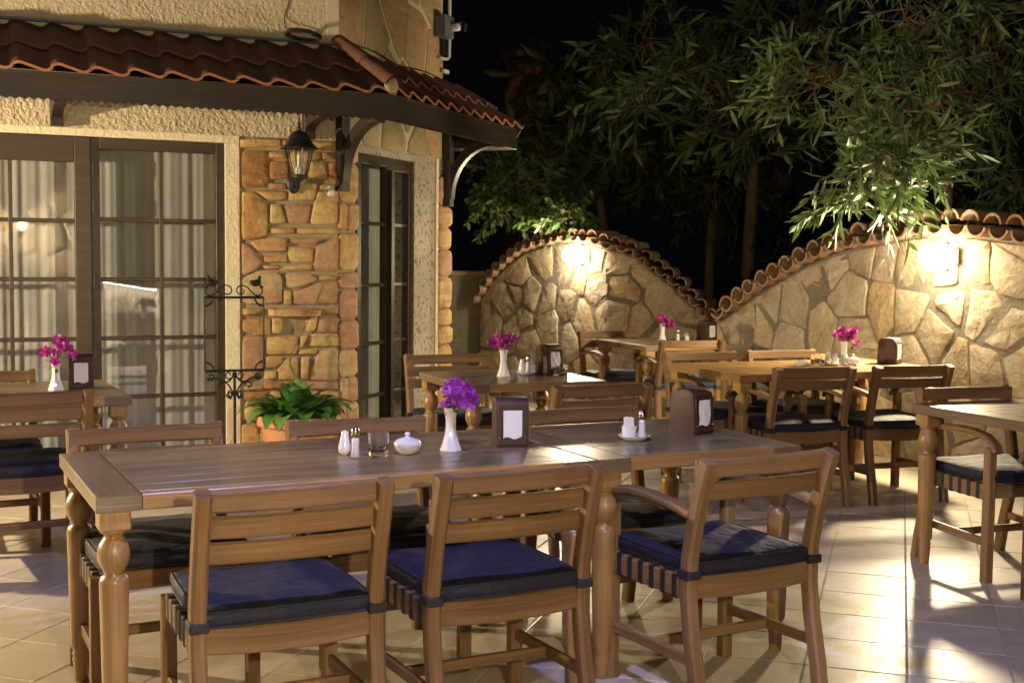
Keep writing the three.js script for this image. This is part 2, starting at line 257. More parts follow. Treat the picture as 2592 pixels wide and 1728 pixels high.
function stoneGeo(P, depth, place, { rough = 0.004, edge = 0.012, tilt = 0.006, spin = 0 } = {}) {
  const sa = rr(-spin, spin), sc = Math.cos(sa), ss = Math.sin(sa), so = spin ? rr(0, 3) : 0;
  if (area(P) < 0) P = P.slice().reverse();
  const n = P.length, c = P.reduce((m, p) => [m[0] + p[0] / n, m[1] + p[1] / n], [0, 0]);
  const R = Math.sqrt(Math.abs(area(P))), tx = rr(-tilt, tilt) / R, ty = rr(-tilt, tilt) / R;
  const k1 = Math.max(0.5, 1 - edge / R * 1.4), k2 = 0.5;
  const ring = (k, d, j) => P.map(p => { const a = c[0] + (p[0] - c[0]) * k, b = c[1] + (p[1] - c[1]) * k; return [a, b, d + (j ? (p[0] - c[0]) * tx + (p[1] - c[1]) * ty + rr(-j, j) : 0)]; });
  const rings = [ring(1, -0.012, 0), ring(1, depth * 0.55, rough * 0.4), ring(k1, depth, rough * 0.6), ring(k2, depth + rough, rough)];
  const pos = [], uv = []; const push = q => { pos.push(...place(q[0], q[1], q[2])); uv.push(q[0] * sc - q[1] * ss + so, q[0] * ss + q[1] * sc + so); };
  for (let r = 0; r < 3; r++) for (let i = 0; i < n; i++) { const j = (i + 1) % n, a = rings[r][i], b = rings[r][j], d = rings[r + 1][j], e = rings[r + 1][i]; [a, b, d, a, d, e].forEach(push); }
  const mid = [c[0], c[1], depth + rough]; for (let i = 0; i < n; i++) [rings[3][i], rings[3][(i + 1) % n], mid].forEach(push);
  const g = new THREE.BufferGeometry(); g.setAttribute('position', new THREE.Float32BufferAttribute(pos, 3)); g.setAttribute('uv', new THREE.Float32BufferAttribute(uv, 2)); g.computeVertexNormals();
  return toCreasedNormals(g, 0.75);
}
function clipHalf(P, nx, ny, d) { // keep nx*x+ny*y <= d
  const o = []; P.forEach((a, i) => { const b = P[(i + 1) % P.length], da = nx * a[0] + ny * a[1] - d, db = nx * b[0] + ny * b[1] - d; if (da <= 0) o.push(a); if (da * db < 0) { const t = da / (da - db); o.push([a[0] + (b[0] - a[0]) * t, a[1] + (b[1] - a[1]) * t]); } }); return o;
}
function voronoi(seeds, rect, gap, aniso = 1, vary = 0) { // vary > 0: unequal stones, joints of unequal width
  const wt = seeds.map(() => vary * rr(-1, 1)), jt = (i, j) => { const h = Math.sin((Math.min(i, j) + 1) * 127.1 + (Math.max(i, j) + 1) * 311.7) * 43758.5453; return 0.15 + 0.95 * Math.pow(h - Math.floor(h), 1.6); };
  return seeds.map((s, i) => { let P = [[rect[0], rect[1]], [rect[2], rect[1]], [rect[2], rect[3]], [rect[0], rect[3]]];
    seeds.forEach((q, j) => { if (i === j || !P.length) return; let nx = q[0] - s[0], ny = (q[1] - s[1]) / aniso; const l = Math.hypot(nx, ny); if (l > 2) return; nx /= l; ny /= l; const m = nx * (s[0] + q[0]) / 2 + ny * (s[1] + q[1]) / 2; const tw = vary ? 0.22 * Math.sin((Math.min(i, j) * 7 + Math.max(i, j)) * 1.7) : 0; if (tw) { const sg = i < j ? 1 : 1, c = Math.cos(tw * sg), q2 = Math.sin(tw * sg), ex = nx * c - ny * q2, ey = nx * q2 + ny * c, mx = (s[0] + q[0]) / 2, my = (s[1] + q[1]) / 2; P = clipHalf(P, ex, ey, ex * mx + ey * my - gap * jt(i, j) + wt[i] - wt[j]); } else P = clipHalf(P, nx, ny, m - gap * rr(0.35, 0.75)); });
    return P; });
}

const toned = (g, k) => { g.setAttribute('color', new THREE.Float32BufferAttribute(new Float32Array(g.attributes.position.count * 3).fill(k), 3)); return g; };
// ================================================================ HOUSE (local x along the long facade, z outwards; second facade turned 44 degrees at the corner)
const T1 = 23.5 * D2R, TURN = 44 * D2R, KS = 0.763, D0 = [-1.885, 0, -8.03];
const house = thing('house', 'plastered house with stone corner pillar, glazed doors and a red tiled awning', 'house', D0, T1);
const inF2 = g => { g.rotateY(TURN); g.translate(KS, 0, 0); return g; };
const f2 = (s, h, d) => V(KS + s * Math.cos(TURN) + d * Math.sin(TURN), h, -s * Math.sin(TURN) + d * Math.cos(TURN));
const f1 = (s, h, d) => V(s, h, d);
const houseToWorld = (x, y, z) => V(x, y, z).applyAxisAngle(V(0, 1, 0), T1).add(V(...D0));
{
  const span = (s0, s1, h0, h1, d0, d1) => plainBox(s1 - s0, h1 - h0, d1 - d0, (s0 + s1) / 2, (h0 + h1) / 2, (d0 + d1) / 2);
  // walls
  part('upper_wall', [span(-6, KS, 2.815, 4.3, -0.25, 0.001)], M.upperPlaster, house);
  part('plaster_wall', [span(-6, KS, 2.2, 2.814, -0.25, 0), span(-6, -2.74, 0, 2.2, -0.25, 0)], M.plaster, house);
  part('pillar_core', [span(0.094, KS - 0.004, 0, 2.199, -0.25, -0.012), inF2(span(0.004, 0.246, 0, 2.2, -0.25, -0.012))], M.mortar, house);
  part('door_surround', [span(0.004, 0.092, 0, 2.15, -0.2, 0.004), span(-2.65, 0.092, 2.152, 2.199, -0.2, 0.004)], M.smoothPlaster, house);
  part('corner_strip', [span(KS - 0.085, KS - 0.002, 2.83, 4.29, 0.001, 0.012)], M.corner, house);
  part('flagstone_backing', [inF2(span(0.002, 1.6, 2.202, 4.3, -0.25, -0.006))], M.grout, house);
  part('jamb_plaster', [inF2(span(1.13, 1.5, 0, 2.2, -0.25, -0.004)), inF2(span(0.25, 1.13, 2.145, 2.198, -0.2, 0.004))], M.specklePlaster, house);
  part('edge_plaster', [inF2(span(1.478, 1.52, 0, 2.2, -0.2, 0.012))], M.smoothPlaster, house);
  part('end_wall', [inF2(span(1.5, 1.75, 0, 2.2, -2.5, -0.014)), inF2(span(1.35, 1.598, 2.2, 4.3, -2.5, -0.26))], M.mortar, house);
  part('interior_wall', [span(-6, 0.1, 0, 4.3, -3.1, -3.0), span(-6, 0.1, 2.5, 2.6, -3.0, -0.26), span(-6.1, -6, 0, 4.3, -3.1, 0)], M.smoothPlaster, house);
  part('upper_slab', [span(-6, 0.1, 4.301, 4.4, -3.1, 0.0)], M.plaster, house);
  // pillar stones
  const pillar = part('stone_pillar', [span(0.12, 0.74, 0.0, 0.02, -0.1, -0.02)], M.mortar, house);
  PILLAR_STONES.forEach((q, i) => {
    let P = []; for (let k = 0; k < q.length; k += 2) P.push([q[k] / 1000, q[k + 1] / 1000]);
    const niche = i === 38, shelf = i === 34;
    P = subdivide(chaikin(P, 1, 0.10), 0.09, 0.003);
    const d = niche ? -0.035 : shelf ? 0.07 : rr(0.010, 0.024);
    const pick = niche ? 4 : [3, 4, 0, 0, 4, 0, 4, 1, 4, 1, 4, 2, 3, 1, 1, 0, 1, 2, 3, 1, 3, 2, 2, 1, 2, 1, 2, 1, 5, 5, 3, 2, 1, 1, 3, 3, 0, 1, 4, 1, 2, 2, 1, 3, 1, 3, 3, 1, 3, 5][i] ?? Math.floor(rnd() * 6);
    part('stone', stoneGeo(P, d, f1, { rough: 0.003 }), M.pillarStones[pick], pillar);
  });
  for (let h = 0.01; h < 0.17;) { const hh = 0.15; for (let s = 0.1; s < 0.7;) { const w = Math.min(rr(0.12, 0.25), 0.755 - s); part('stone', stoneGeo(subdivide(chaikin([[s, h], [s + w - 0.012, h], [s + w - 0.012, h + hh - 0.01], [s, h + hh - 0.01]], 1, 0.1), 0.09, 0.003), 0.016, f1), M.pillarStones[Math.floor(rnd() * 6)], pillar); s += w; } h += hh; }
  // stones of the pillar's return (0..0.25) and the far quoin pier (1.52..1.77)
  const quoin = part('quoin_stones', [inF2(span(0.02, 0.2, 0, 0.02, -0.1, -0.02))], M.mortar, house);
  for (let h = 0.01; h < 2.13;) { const hh = rr(0.12, 0.3); const top = Math.min(h + hh, 2.19); const cut = rnd() < 0.4 ? rr(0.08, 0.16) : 0.246;
    for (const [a, b] of cut < 0.24 ? [[0.006, cut - 0.008], [cut + 0.004, 0.244]] : [[0.006, 0.244]]) part('stone', stoneGeo(subdivide(chaikin([[a, h], [b, h + rr(-0.01, 0.01)], [b, top - 0.014], [a, top - 0.014 + rr(-0.012, 0.01)]], 1, 0.12), 0.09, 0.003), rr(0.01, 0.024), f2), M.pillarStones[Math.floor(rnd() * 6)], quoin); h = top; }
  const pier = part('quoin_pier', [inF2(span(1.53, 1.742, 0, 2.1, -0.2, -0.008))], M.mortar, house);
  for (let h = 0.01; h < 2.05;) { const hh = rr(0.13, 0.3), top = Math.min(h + hh, 2.12), w = rr(-0.012, 0.02);
    part('stone', stoneGeo(subdivide(chaikin([[1.526, h], [1.756 + w, h + rr(-0.01, 0.01)], [1.756 + w, top - 0.014], [1.526, top - 0.012]], 1, 0.14), 0.09, 0.004), rr(0.014, 0.03), f2), M.pillarStones[Math.floor(rnd() * 4)], pier); h = top; }
  // flagstones
  const seeds = []; for (let k = 0; k < 900 && seeds.length < 34; k++) { const p = [rr(0.05, 1.55), rr(2.2, 4.2)]; if (seeds.every(q => Math.hypot(p[0] - q[0], (p[1] - q[1]) * 0.62) > 0.23)) seeds.push(p); }
  const flags = part('flagstone_wall', [inF2(span(0.1, 1.5, 2.21, 2.25, -0.2, -0.01))], M.grout, house);
  voronoi(seeds, [0.008, 2.206, 1.594, 4.29], 0.03, 1.2, 0.02).forEach(P => { if (P.length > 2 && Math.abs(area(P)) > 0.004) part('flagstone', stoneGeo(subdivide(chaikin(P, 1, 0.05), 0.1, 0.007), 0.004, f2, { rough: 0.0015, edge: 0.004, tilt: 0.001 }), M.flagStones[Math.floor(rnd() * 4)], flags); });

  // ---------------- glazed doors
  function leaf(name, s0, s1, h0, h1, { stile = 0.07, top = 0.07, bottom = 0.09, d = -0.06, rows, cols, map = g => g, handle }) {
    const dr = part(name, [[s0, s0 + stile, h0, h1], [s1 - stile, s1, h0, h1], [s0 + stile, s1 - stile, h1 - top, h1], [s0 + stile, s1 - stile, h0, h0 + bottom]].map(([a, b, c, e]) => map(box(b - a, e - c, 0.06, (a + b) / 2, (c + e) / 2, d, 0.006))), M.frameBrown, house);
    const gx0 = s0 + stile, gx1 = s1 - stile, gy0 = h0 + bottom, gy1 = h1 - top;
    for (const c of cols) part('muntin', map(box(0.024, gy1 - gy0, 0.026, c, (gy0 + gy1) / 2, d + 0.008, 0.004)), M.frameBrown, dr);
    for (const r of rows) part('muntin', map(box(gx1 - gx0, 0.026, 0.022, (gx0 + gx1) / 2, r, d + 0.007, 0.004)), M.frameBrown, dr);
    const xs = [gx0, ...cols, gx1], ys = [gy0, ...rows, gy1];
    for (let i = 0; i + 1 < xs.length; i++) for (let j = 0; j + 1 < ys.length; j++) { const g = new THREE.PlaneGeometry(xs[i + 1] - xs[i], ys[j + 1] - ys[j]); g.translate((xs[i] + xs[i + 1]) / 2, (ys[j] + ys[j + 1]) / 2, d); part('pane', map(g), M.doubleGlazing, dr); }
    if (handle) part('handle', map(mergeGeometries([box(0.02, 0.14, 0.012, handle, 1.0, d + 0.036), box(0.1, 0.016, 0.016, handle + 0.04, 1.02, d + 0.06)])), M.lanternIron, dr);
    return dr;
  }
  const rows = [0.507, 0.885, 1.26, 1.64];
  leaf('door', -0.83, 0.002, 0.02, 2.15, { stile: 0.055, top: 0.07, rows, cols: [-0.4] });
  leaf('door', -1.76, -0.83, 0.02, 2.15, { stile: 0.098, top: 0.16, bottom: 0.14, d: -0.035, rows: [0.507, 0.885, 1.26, 1.625], cols: [-1.3] });
  leaf('door', -2.65, -1.76, 0.02, 2.15, { stile: 0.06, top: 0.07, rows, cols: [-2.2] });
  part('hinge', [0.3, 0.8, 1.25, 1.72, 1.95].map(y => box(0.016, 0.09, 0.02, -0.812, y, -0.02)), M.lanternIron, house);
  const doorRows = [0.42, 0.80, 1.22, 1.66];
  leaf('door', 0.25, 0.74, 0.02, 2.145, { stile: 0.06, top: 0.07, d: -0.03, rows: doorRows, cols: [], map: inF2 });
  leaf('door', 0.74, 1.13, 0.02, 2.145, { stile: 0.06, top: 0.09, d: -0.05, rows: doorRows, cols: [], map: inF2 });
  part('door_edge', [inF2(box(0.05, 2.0, 0.04, 0.71, 1.05, 0.02))], M.darkWood, house);

  // ---------------- awning roof: two courses of wavy clay tiles
  const OUT = 0.52, TOP = 2.80, EAVE = 2.485, P0 = 0.213, mit = Math.tan(TURN / 2);
  const roof = part('awning_roof', (() => { // boarding under the tiles
    const b = (A) => { const g = new THREE.BufferGeometry(); const q = A.map(v => [...v]); g.setAttribute('position', new THREE.Float32BufferAttribute([...q[0], ...q[1], ...q[2], ...q[0], ...q[2], ...q[3]], 3)); g.setAttribute('uv', new THREE.Float32BufferAttribute([0, 0, 3, 0, 3, 0.5, 0, 0, 3, 0.5, 0, 0.5], 2)); g.computeVertexNormals(); return g; };
    const e = 0.03; return [b([f1(-3, TOP - e, 0), f1(KS, TOP - e, 0), f1(KS + 0.5 * mit, EAVE - e + 0.015, 0.5), f1(-3, EAVE - e + 0.015, 0.5)]), b([f2(0, TOP - e, 0), f2(2.0, TOP - e, 0), f2(2.0, EAVE - e + 0.015, 0.5), f2(-0.5 * mit, EAVE - e + 0.015, 0.5)])];
  })(), M.darkWood, house);
  function roofTile(s0, d0, d1, lift0, lift1, place, clamp) {
    const n = 14, P = [], U = [], C = [], th = 0.016; const tv = rr(0.8, 1.25); s0 += rr(-0.004, 0.004); let tone = [0.52 * tv, 0.5 * tv, 0.60 * tv]; // weathered slip on the face, raw clay at the cut edge, lamplight painted in
    const prof = t => 0.0175 * (Math.sin(t * 2 * Math.PI) + 0.22 * Math.sin(t * 4 * Math.PI));
    const y = d => TOP - (TOP - EAVE) * d / OUT;
    const rows = [[d0, lift0], [(d0 + d1) / 2, (lift0 + lift1) / 2], [d1, lift1]];
    const pt = (i, r, b) => { const t = i / n; const [d, l] = rows[r]; return place(clamp(s0 + t * (P0 + 0.012), d), y(d) + l + prof(t) - (b ? th : 0), d); };
    const quad = (a, b, c, d, u) => { [a, b, c, a, c, d].forEach(q => P.push(...q)); U.push(...u); for (let q = 0; q < 6; q++) C.push(...tone); };
    for (let i = 0; i < n; i++) for (let r = 0; r < 2; r++) { const u = [s0 + i / n * P0, rows[r][0], s0 + (i + 1) / n * P0, rows[r][0], s0 + (i + 1) / n * P0, rows[r + 1][0], s0 + i / n * P0, rows[r][0], s0 + (i + 1) / n * P0, rows[r + 1][0], s0 + i / n * P0, rows[r + 1][0]];
      quad(pt(i, r, 0), pt(i, r + 1, 0), pt(i + 1, r + 1, 0), pt(i + 1, r, 0), u); quad(pt(i + 1, r, 1), pt(i + 1, r + 1, 1), pt(i, r + 1, 1), pt(i, r, 1), u); }
    tone = d0 > 0.1 ? [1.5, 1.35, 1.1] : [0.7, 0.66, 0.7]; for (let i = 0; i < n; i++) quad(pt(i, 2, 1), pt(i + 1, 2, 1), pt(i + 1, 2, 0), pt(i, 2, 0), [0, 0, .02, 0, .02, .02, 0, 0, .02, .02, 0, .02]);  // eave edges painted as lit from below, upper course edges as dim
    const g = new THREE.BufferGeometry(); g.setAttribute('position', new THREE.Float32BufferAttribute(P, 3)); g.setAttribute('uv', new THREE.Float32BufferAttribute(U, 2)); g.setAttribute('color', new THREE.Float32BufferAttribute(C, 3)); g.computeVertexNormals(); return toCreasedNormals(g, 0.7);
  }
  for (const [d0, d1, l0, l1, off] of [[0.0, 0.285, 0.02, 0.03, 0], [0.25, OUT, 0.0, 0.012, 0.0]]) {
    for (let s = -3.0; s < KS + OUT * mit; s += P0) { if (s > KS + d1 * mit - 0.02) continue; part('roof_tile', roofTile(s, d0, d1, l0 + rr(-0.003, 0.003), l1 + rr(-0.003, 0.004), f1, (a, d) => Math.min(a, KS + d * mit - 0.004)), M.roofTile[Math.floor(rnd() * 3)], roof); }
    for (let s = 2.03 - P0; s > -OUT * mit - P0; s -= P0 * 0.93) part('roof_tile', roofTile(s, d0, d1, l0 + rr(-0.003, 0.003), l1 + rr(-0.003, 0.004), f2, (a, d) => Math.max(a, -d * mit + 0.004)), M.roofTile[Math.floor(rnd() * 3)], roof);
  }
  { // hip ridge: tapered half-round tiles running down the corner
    const a = f1(KS, TOP + 0.05, 0.0), b = f1(KS + (OUT + 0.01) * mit, EAVE + 0.035, OUT + 0.01);
    for (let k = 0; k < 2; k++) { const p = a.clone().lerp(b, k * 0.48 - 0.02), q = a.clone().lerp(b, k * 0.48 + 0.52), t = q.clone().sub(p).normalize(), x = t.clone().cross(V(0, 1, 0)).normalize(), y = x.clone().cross(t).normalize();
      const arc = []; for (let i = 0; i <= 10; i++) arc.push([0.068 * Math.cos(i / 10 * Math.PI), 0.062 * Math.sin(i / 10 * Math.PI)]); for (let i = 10; i >= 0; i--) arc.push([0.054 * Math.cos(i / 10 * Math.PI), 0.048 * Math.sin(i / 10 * Math.PI)]);
      part('ridge_tile', toned(sweep(arc, [{ p, x, y, s: 0.9 }, { p: q, x, y, s: 1.06 }], false, 0.7), 0.75), M.roofTile[k], roof); }
    const plug = new THREE.SphereGeometry(0.056, 12, 8); plug.scale(1, 0.85, 0.45); plug.rotateY(TURN / 2); plug.translate(b.x - 0.01, b.y - 0.002, b.z - 0.015); part('ridge_end', plug, M.mortar, roof);
  }
  part('flashing', [span(-3, KS - 0.01, 2.828, 2.842, 0.002, 0.05)], M.greyPlastic, roof);
  // fascia with a serrated lower trim
  const fascia = (len, x0) => { const sh = new THREE.Shape(); sh.moveTo(x0, 0.165); sh.lineTo(x0, 0.012); for (let x = x0; x < x0 + len - 0.001; x += 0.05) { const e = Math.min(x + 0.05, x0 + len); sh.lineTo((x + e) / 2, -0.002); sh.lineTo(e, 0.012); } sh.lineTo(x0 + len, 0.165); const g = new THREE.ExtrudeGeometry(sh, { depth: 0.03, bevelEnabled: false }); g.translate(0, 2.305, 0.455); return g; };
  part('fascia', fascia(3 + KS + 0.485 * mit, -3), M.darkWood, house);
  part('fascia', inF2(fascia(1.98 + 0.485 * mit, -0.485 * mit)), M.darkWood, house);
  part('verge_board', [inF2(beam([[1.985, TOP - 0.10, 0], [1.985, EAVE - 0.09, 0.48]], 0.025, 0.14))], M.darkWood, house);
  part('soffit_batten', [inF2(beam([[1.80, 2.30, 0.02], [1.80, 2.40, 0.45]], 0.03, 0.03)), inF2(box(0.26, 0.07, 0.5, 1.86, 2.335, 0.24))], M.darkWood, house);
  // curved brackets
  function bracket(at, y0, map) {
    const arc = []; for (let i = 0; i <= 12; i++) { const t = i / 12 * Math.PI / 2; arc.push(V(0, y0 + 0.06 + (2.33 - y0 - 0.06) * Math.sin(t), 0.055 + 0.39 * (1 - Math.cos(t)))); }
    const g = mergeGeometries([beam([[0, y0, 0.045], [0, 2.47, 0.045]], 0.075, 0.07, V(0, 0, 1)), beam(arc, 0.07, 0.07, V(1, 0, 0)), beam([[0, 2.44, 0.02], [0, 2.36, 0.45]], 0.07, 0.06)]);
    g.translate(at, 0, 0); part('bracket', map(g), M.darkWood, house);
  }
  bracket(-1.03, 2.2, g => g); bracket(0.545, 2.2, g => g); bracket(1.62, 1.83, inF2);
  bracket(0, 1.86, g => { g.rotateY(TURN / 2); g.translate(KS, 0, 0); return g; });
}
// curtains behind the glass
function curtain(map, s0, s1, label) {
  const n = Math.round((s1 - s0) / 0.012), P = [], U = [], I = []; let ph = rr(0, 6);
  for (let i = 0; i <= n; i++) { const s = s0 + (s1 - s0) * i / n; const w = 0.0045 * Math.sin(s * 118 + ph + 2.2 * Math.sin(s * 9)) + 0.0055 * Math.sin(s * 53 + 1.7 * Math.sin(s * 13 + ph)) + 0.004 * Math.sin(s * 17);
    for (const y of [0.04, 1.1, 2.3]) { const q = map(s, y, -0.2 + w * (y < 2 ? 1 : 0.6)); const wq = houseToWorld(q.x, q.y, q.z); P.push(wq.x, wq.y, wq.z); U.push(s, y); } }
  for (let i = 0; i < n; i++) for (let r = 0; r < 2; r++) { const a = i * 3 + r; I.push(a, a + 3, a + 4, a, a + 4, a + 1); }
  const g = new THREE.BufferGeometry(); g.setAttribute('position', new THREE.Float32BufferAttribute(P, 3)); g.setAttribute('uv', new THREE.Float32BufferAttribute(U, 2)); g.setIndex(I); g.computeVertexNormals();
  tag(part('curtain', g, M.curtain, scene), label, 'curtain', 'curtains behind the glazed doors');
}
curtain(f1, -0.8, -0.02, 'pale pleated curtain behind the glazed door next to the stone pillar');
curtain(f1, -2.6, -0.84, 'pale pleated curtain behind the wide framed door by the two chairs');
curtain(f2, 0.56, 1.1, 'pale curtain behind the narrow door on the flagstone side');

// ================================================================ BOUNDARY WALL: rubble stone with a waving tiled coping
const WP = [V(-0.33, 0, -12.8), V(0.86, 0, -11.3), V(1.81, 0, -11.0), V(3.65, 0, -6.78)], WS = [0, 1.9147, 2.9109, 7.5146];
const wallPlace = (s, h, d) => { const i = s < WS[1] ? 0 : s < WS[2] ? 1 : 2, a = WP[i], t = WP[i + 1].clone().sub(a).normalize(), n = V(-t.z, 0, t.x);
  return a.clone().addScaledVector(t, s - WS[i]).addScaledVector(n, d).setY(h); };
const wallFrame = s => { const i = s < WS[1] ? 0 : s < WS[2] ? 1 : 2, t = WP[i + 1].clone().sub(WP[i]).normalize(); return { t, n: V(-t.z, 0, t.x), yaw: Math.atan2(-t.z, t.x) }; };
const copingFrame = s => { const t = V(0, 0, 0); for (let k = -4; k <= 4; k++) t.add(wallFrame(Math.min(7.4, Math.max(0, s + k * 0.09))).t); t.normalize(); return { t, n: V(-t.z, 0, t.x) }; };
const PROFILE = [[-0.3, 0.72], [0.0, 0.993], [0.252, 1.237], [0.479, 1.381], [0.731, 1.501], [1.037, 1.567], [1.388, 1.603], [1.725, 1.586], [2.009, 1.521], [2.194, 1.468], [2.343, 1.344], [2.526, 1.22], [2.673, 1.08], [2.855, 0.923], [2.972, 0.874], [3.128, 0.935], [3.368, 1.048], [3.654, 1.176], [3.98, 1.297], [4.287, 1.412], [4.578, 1.49], [4.899, 1.549], [5.243, 1.589], [5.524, 1.622], [5.791, 1.628], [6.045, 1.614], [6.251, 1.59], [6.455, 1.57], [6.9, 1.46], [7.52, 1.1]];
const profile = s => { for (let i = 0; i + 1 < PROFILE.length; i++) if (s <= PROFILE[i + 1][0]) { const [a, b] = [PROFILE[i], PROFILE[i + 1]]; return a[1] + (b[1] - a[1]) * (s - a[0]) / (b[0] - a[0]); } return 0.9; };
{
  const wall = thing('garden_wall', 'rubble stone boundary wall whose tiled top rises in two humps', 'wall', [0.86, 0, -11.3]);
  const off = V(-0.86, 0, 11.3), wp = (s, h, d) => wallPlace(s, h, d).add(off);
  { // core
    const P = [], U = []; const N = 150, q = (a, b, c, d, u) => { [a, b, c, a, c, d].forEach(v => P.push(...v)); U.push(...u); };
    const ss = []; for (let i = 0; i <= N; i++) ss.push(7.5 * i / N); WS.slice(1, 3).forEach(v => { ss.push(v - 1e-4, v + 1e-4); }); ss.sort((a, b) => a - b);
    for (let i = 0; i + 1 < ss.length; i++) { const a = ss[i], b = ss[i + 1], ha = profile(a) - 0.01, hb = profile(b) - 0.01;
      q(wp(a, -0.1, 0), wp(b, -0.1, 0), wp(b, hb, 0), wp(a, ha, 0), [a, 0, b, 0, b, hb, a, 0, b, hb, a, ha]);
      q(wp(a, ha, 0), wp(b, hb, 0), wp(b, hb, -0.26), wp(a, ha, -0.26), [a, 0, b, 0, b, .26, a, 0, b, .26, a, .26]);
      q(wp(b, -0.1, -0.26), wp(a, -0.1, -0.26), wp(a, ha, -0.26), wp(b, hb, -0.26), [b, 0, a, 0, a, ha, b, 0, a, ha, b, hb]); }
    const g = new THREE.BufferGeometry(); g.setAttribute('position', new THREE.Float32BufferAttribute(P, 3)); g.setAttribute('uv', new THREE.Float32BufferAttribute(U, 2)); g.computeVertexNormals(); part('mortar_core', g, M.wallMortar, wall);
  }
  const seeds = [[0.185, 0.774], [0.409, 0.941], [0.427, 1.085], [0.638, 1.067], [0.643, 1.28], [0.842, 1.108], [0.983, 1.388], [1.16, 1.447], [1.353, 1.358], [0.985, 1.239], [1.08, 0.999], [0.736, 0.823], [0.51, 0.693], [1.344, 0.963], [1.102, 0.77], [1.542, 1.26], [1.792, 1.133], [1.769, 1.438], [1.495, 1.069], [2.095, 1.171], [2.025, 1.429], [2.268, 1.314], [1.967, 0.887], [1.617, 0.84], [1.383, 0.705], [2.467, 1.081], [2.326, 1.111], [2.243, 0.84], [2.639, 1.085], [2.432, 1.241], [1.736, 0.702], [1.369, 0.545], [2.42, 0.705], [2.717, 0.927], [2.028, 0.53], [0.833, 0.57], [0.258, 0.595], [3.405, 0.831], [3.816, 1.096], [3.699, 0.89], [4.042, 1.063], [4.376, 1.304], [4.509, 1.149], [4.471, 0.94], [4.764, 1.196], [5.162, 1.179], [5.139, 1.391], [5.495, 1.367], [5.468, 1.126], [5.702, 0.925], [6.087, 1.416], [6.356, 1.426], [6.135, 1.101], [6.366, 1.224], [6.326, 0.971], [5.926, 0.734], [6.209, 0.707], [5.498, 0.743], [5.873, 1.116], [4.621, 1.376], [4.926, 1.474], [4.036, 0.804], [4.838, 0.854], [3.254, 0.734], [5.764, 1.414], [6.442, 0.736]];
  for (let k = 0; k < 1500; k++) { const p = [rr(0.05, 7.4), rr(0.05, 1.3)]; if (p[1] > profile(p[0]) - 0.2) continue; if ((p[1] < 0.5 || p[0] > 6.5 || (p[0] > 2.6 && p[0] < 3.1)) && seeds.every(q => Math.hypot(p[0] - q[0], p[1] - q[1]) > 0.34)) seeds.push(p); }
  for (let i = seeds.length - 1; i > 0; i--) if (seeds.some((q, j) => j < i && Math.hypot(seeds[i][0] - q[0], seeds[i][1] - q[1]) < 0.205)) seeds.splice(i, 1);
  voronoi(seeds, [0.0, 0.0, 7.5, 1.7], 0.034, 1, 0.022).forEach((P, i) => {
    if (P.length < 3) return; P = subdivide(chaikin(P, 1, 0.03), 0.06, 0.007).map(([a, b]) => [a, Math.min(b, profile(a) - 0.035)]);
    if (Math.abs(area(P)) < 0.006) return;
    part('stone', stoneGeo(P, rr(0.003, 0.014), wp, { rough: 0.004, edge: 0.006, tilt: 0.012, spin: 1.2 }), M.wallStones[Math.floor(rnd() * 6)], wall);
  });
  // coping: under-tiles (hollow up) and cover tiles (hollow down), each across the wall
  const arcTile = (r, up) => { const o = []; const n = 9; for (let i = 0; i <= n; i++) { const t = Math.PI * (0.06 + 0.88 * i / n) + (up ? 0 : Math.PI); o.push([r * Math.cos(t), r * Math.sin(t)]); } for (let i = n; i >= 0; i--) { const t = Math.PI * (0.06 + 0.88 * i / n) + (up ? 0 : Math.PI); o.push([(r - 0.013) * Math.cos(t), (r - 0.013) * Math.sin(t)]); } return o; };
  let s = -0.02, k = 0; const capList = [];
  while (s < 7.45) { const e = 0.01, dh = (profile(s + e) - profile(s - e)) / (2 * e); capList.push([s, profile(s), Math.atan(dh)]); s += (s > 2.85 ? 0.185 : 0.135) * Math.cos(Math.atan(dh)); }
  capList.forEach(([s, h, a], i) => {
    const F = copingFrame(Math.max(0, s)), up = V(0, 1, 0), x = F.t.clone().multiplyScalar(Math.cos(a)).addScaledVector(up, Math.sin(a)), y = up.clone().multiplyScalar(Math.cos(a)).addScaledVector(F.t, -Math.sin(a));
    const big = s > 2.85 ? 1.34 : 0.97;
    for (const cover of [false, true]) {
      const p0 = wp(s, h, 0).addScaledVector(x, cover ? 0.07 * big : 0).addScaledVector(y, (cover ? 0.056 : 0.052) * big + rr(-0.005, 0.005)), sg = big * rr(0.94, 1.06), ov = rr(-0.012, 0.012), yl = y.clone().addScaledVector(F.n, rr(-0.03, 0.03));
      part(cover ? 'cover_tile' : 'under_tile', sweep(arcTile(cover ? 0.062 : 0.066, cover), [{ p: p0.clone().addScaledVector(F.n, -0.29), x, y: yl, s: sg * 0.92 }, { p: p0.clone().addScaledVector(F.n, (cover ? 0.045 : 0.085) + ov), x, y: yl, s: sg }], 'strip', 0.6), M.clayCap[Math.floor(rnd() * 3)], wall);
    }
  });
  // plain rendered wall running back behind the house corner
  const pw = thing('rendered_wall', 'low plain rendered wall between the house corner and the stone wall', 'wall', [-0.95, 0, -13.1]);
  part('wall_body', plainBox(1.5, 1.28, 0.2, 0, 0.6, 0), M.wallMortar, pw); part('coping', box(1.5, 0.05, 0.26, 0, 1.265, 0, 0.01), M.clayCap[1], pw);
}

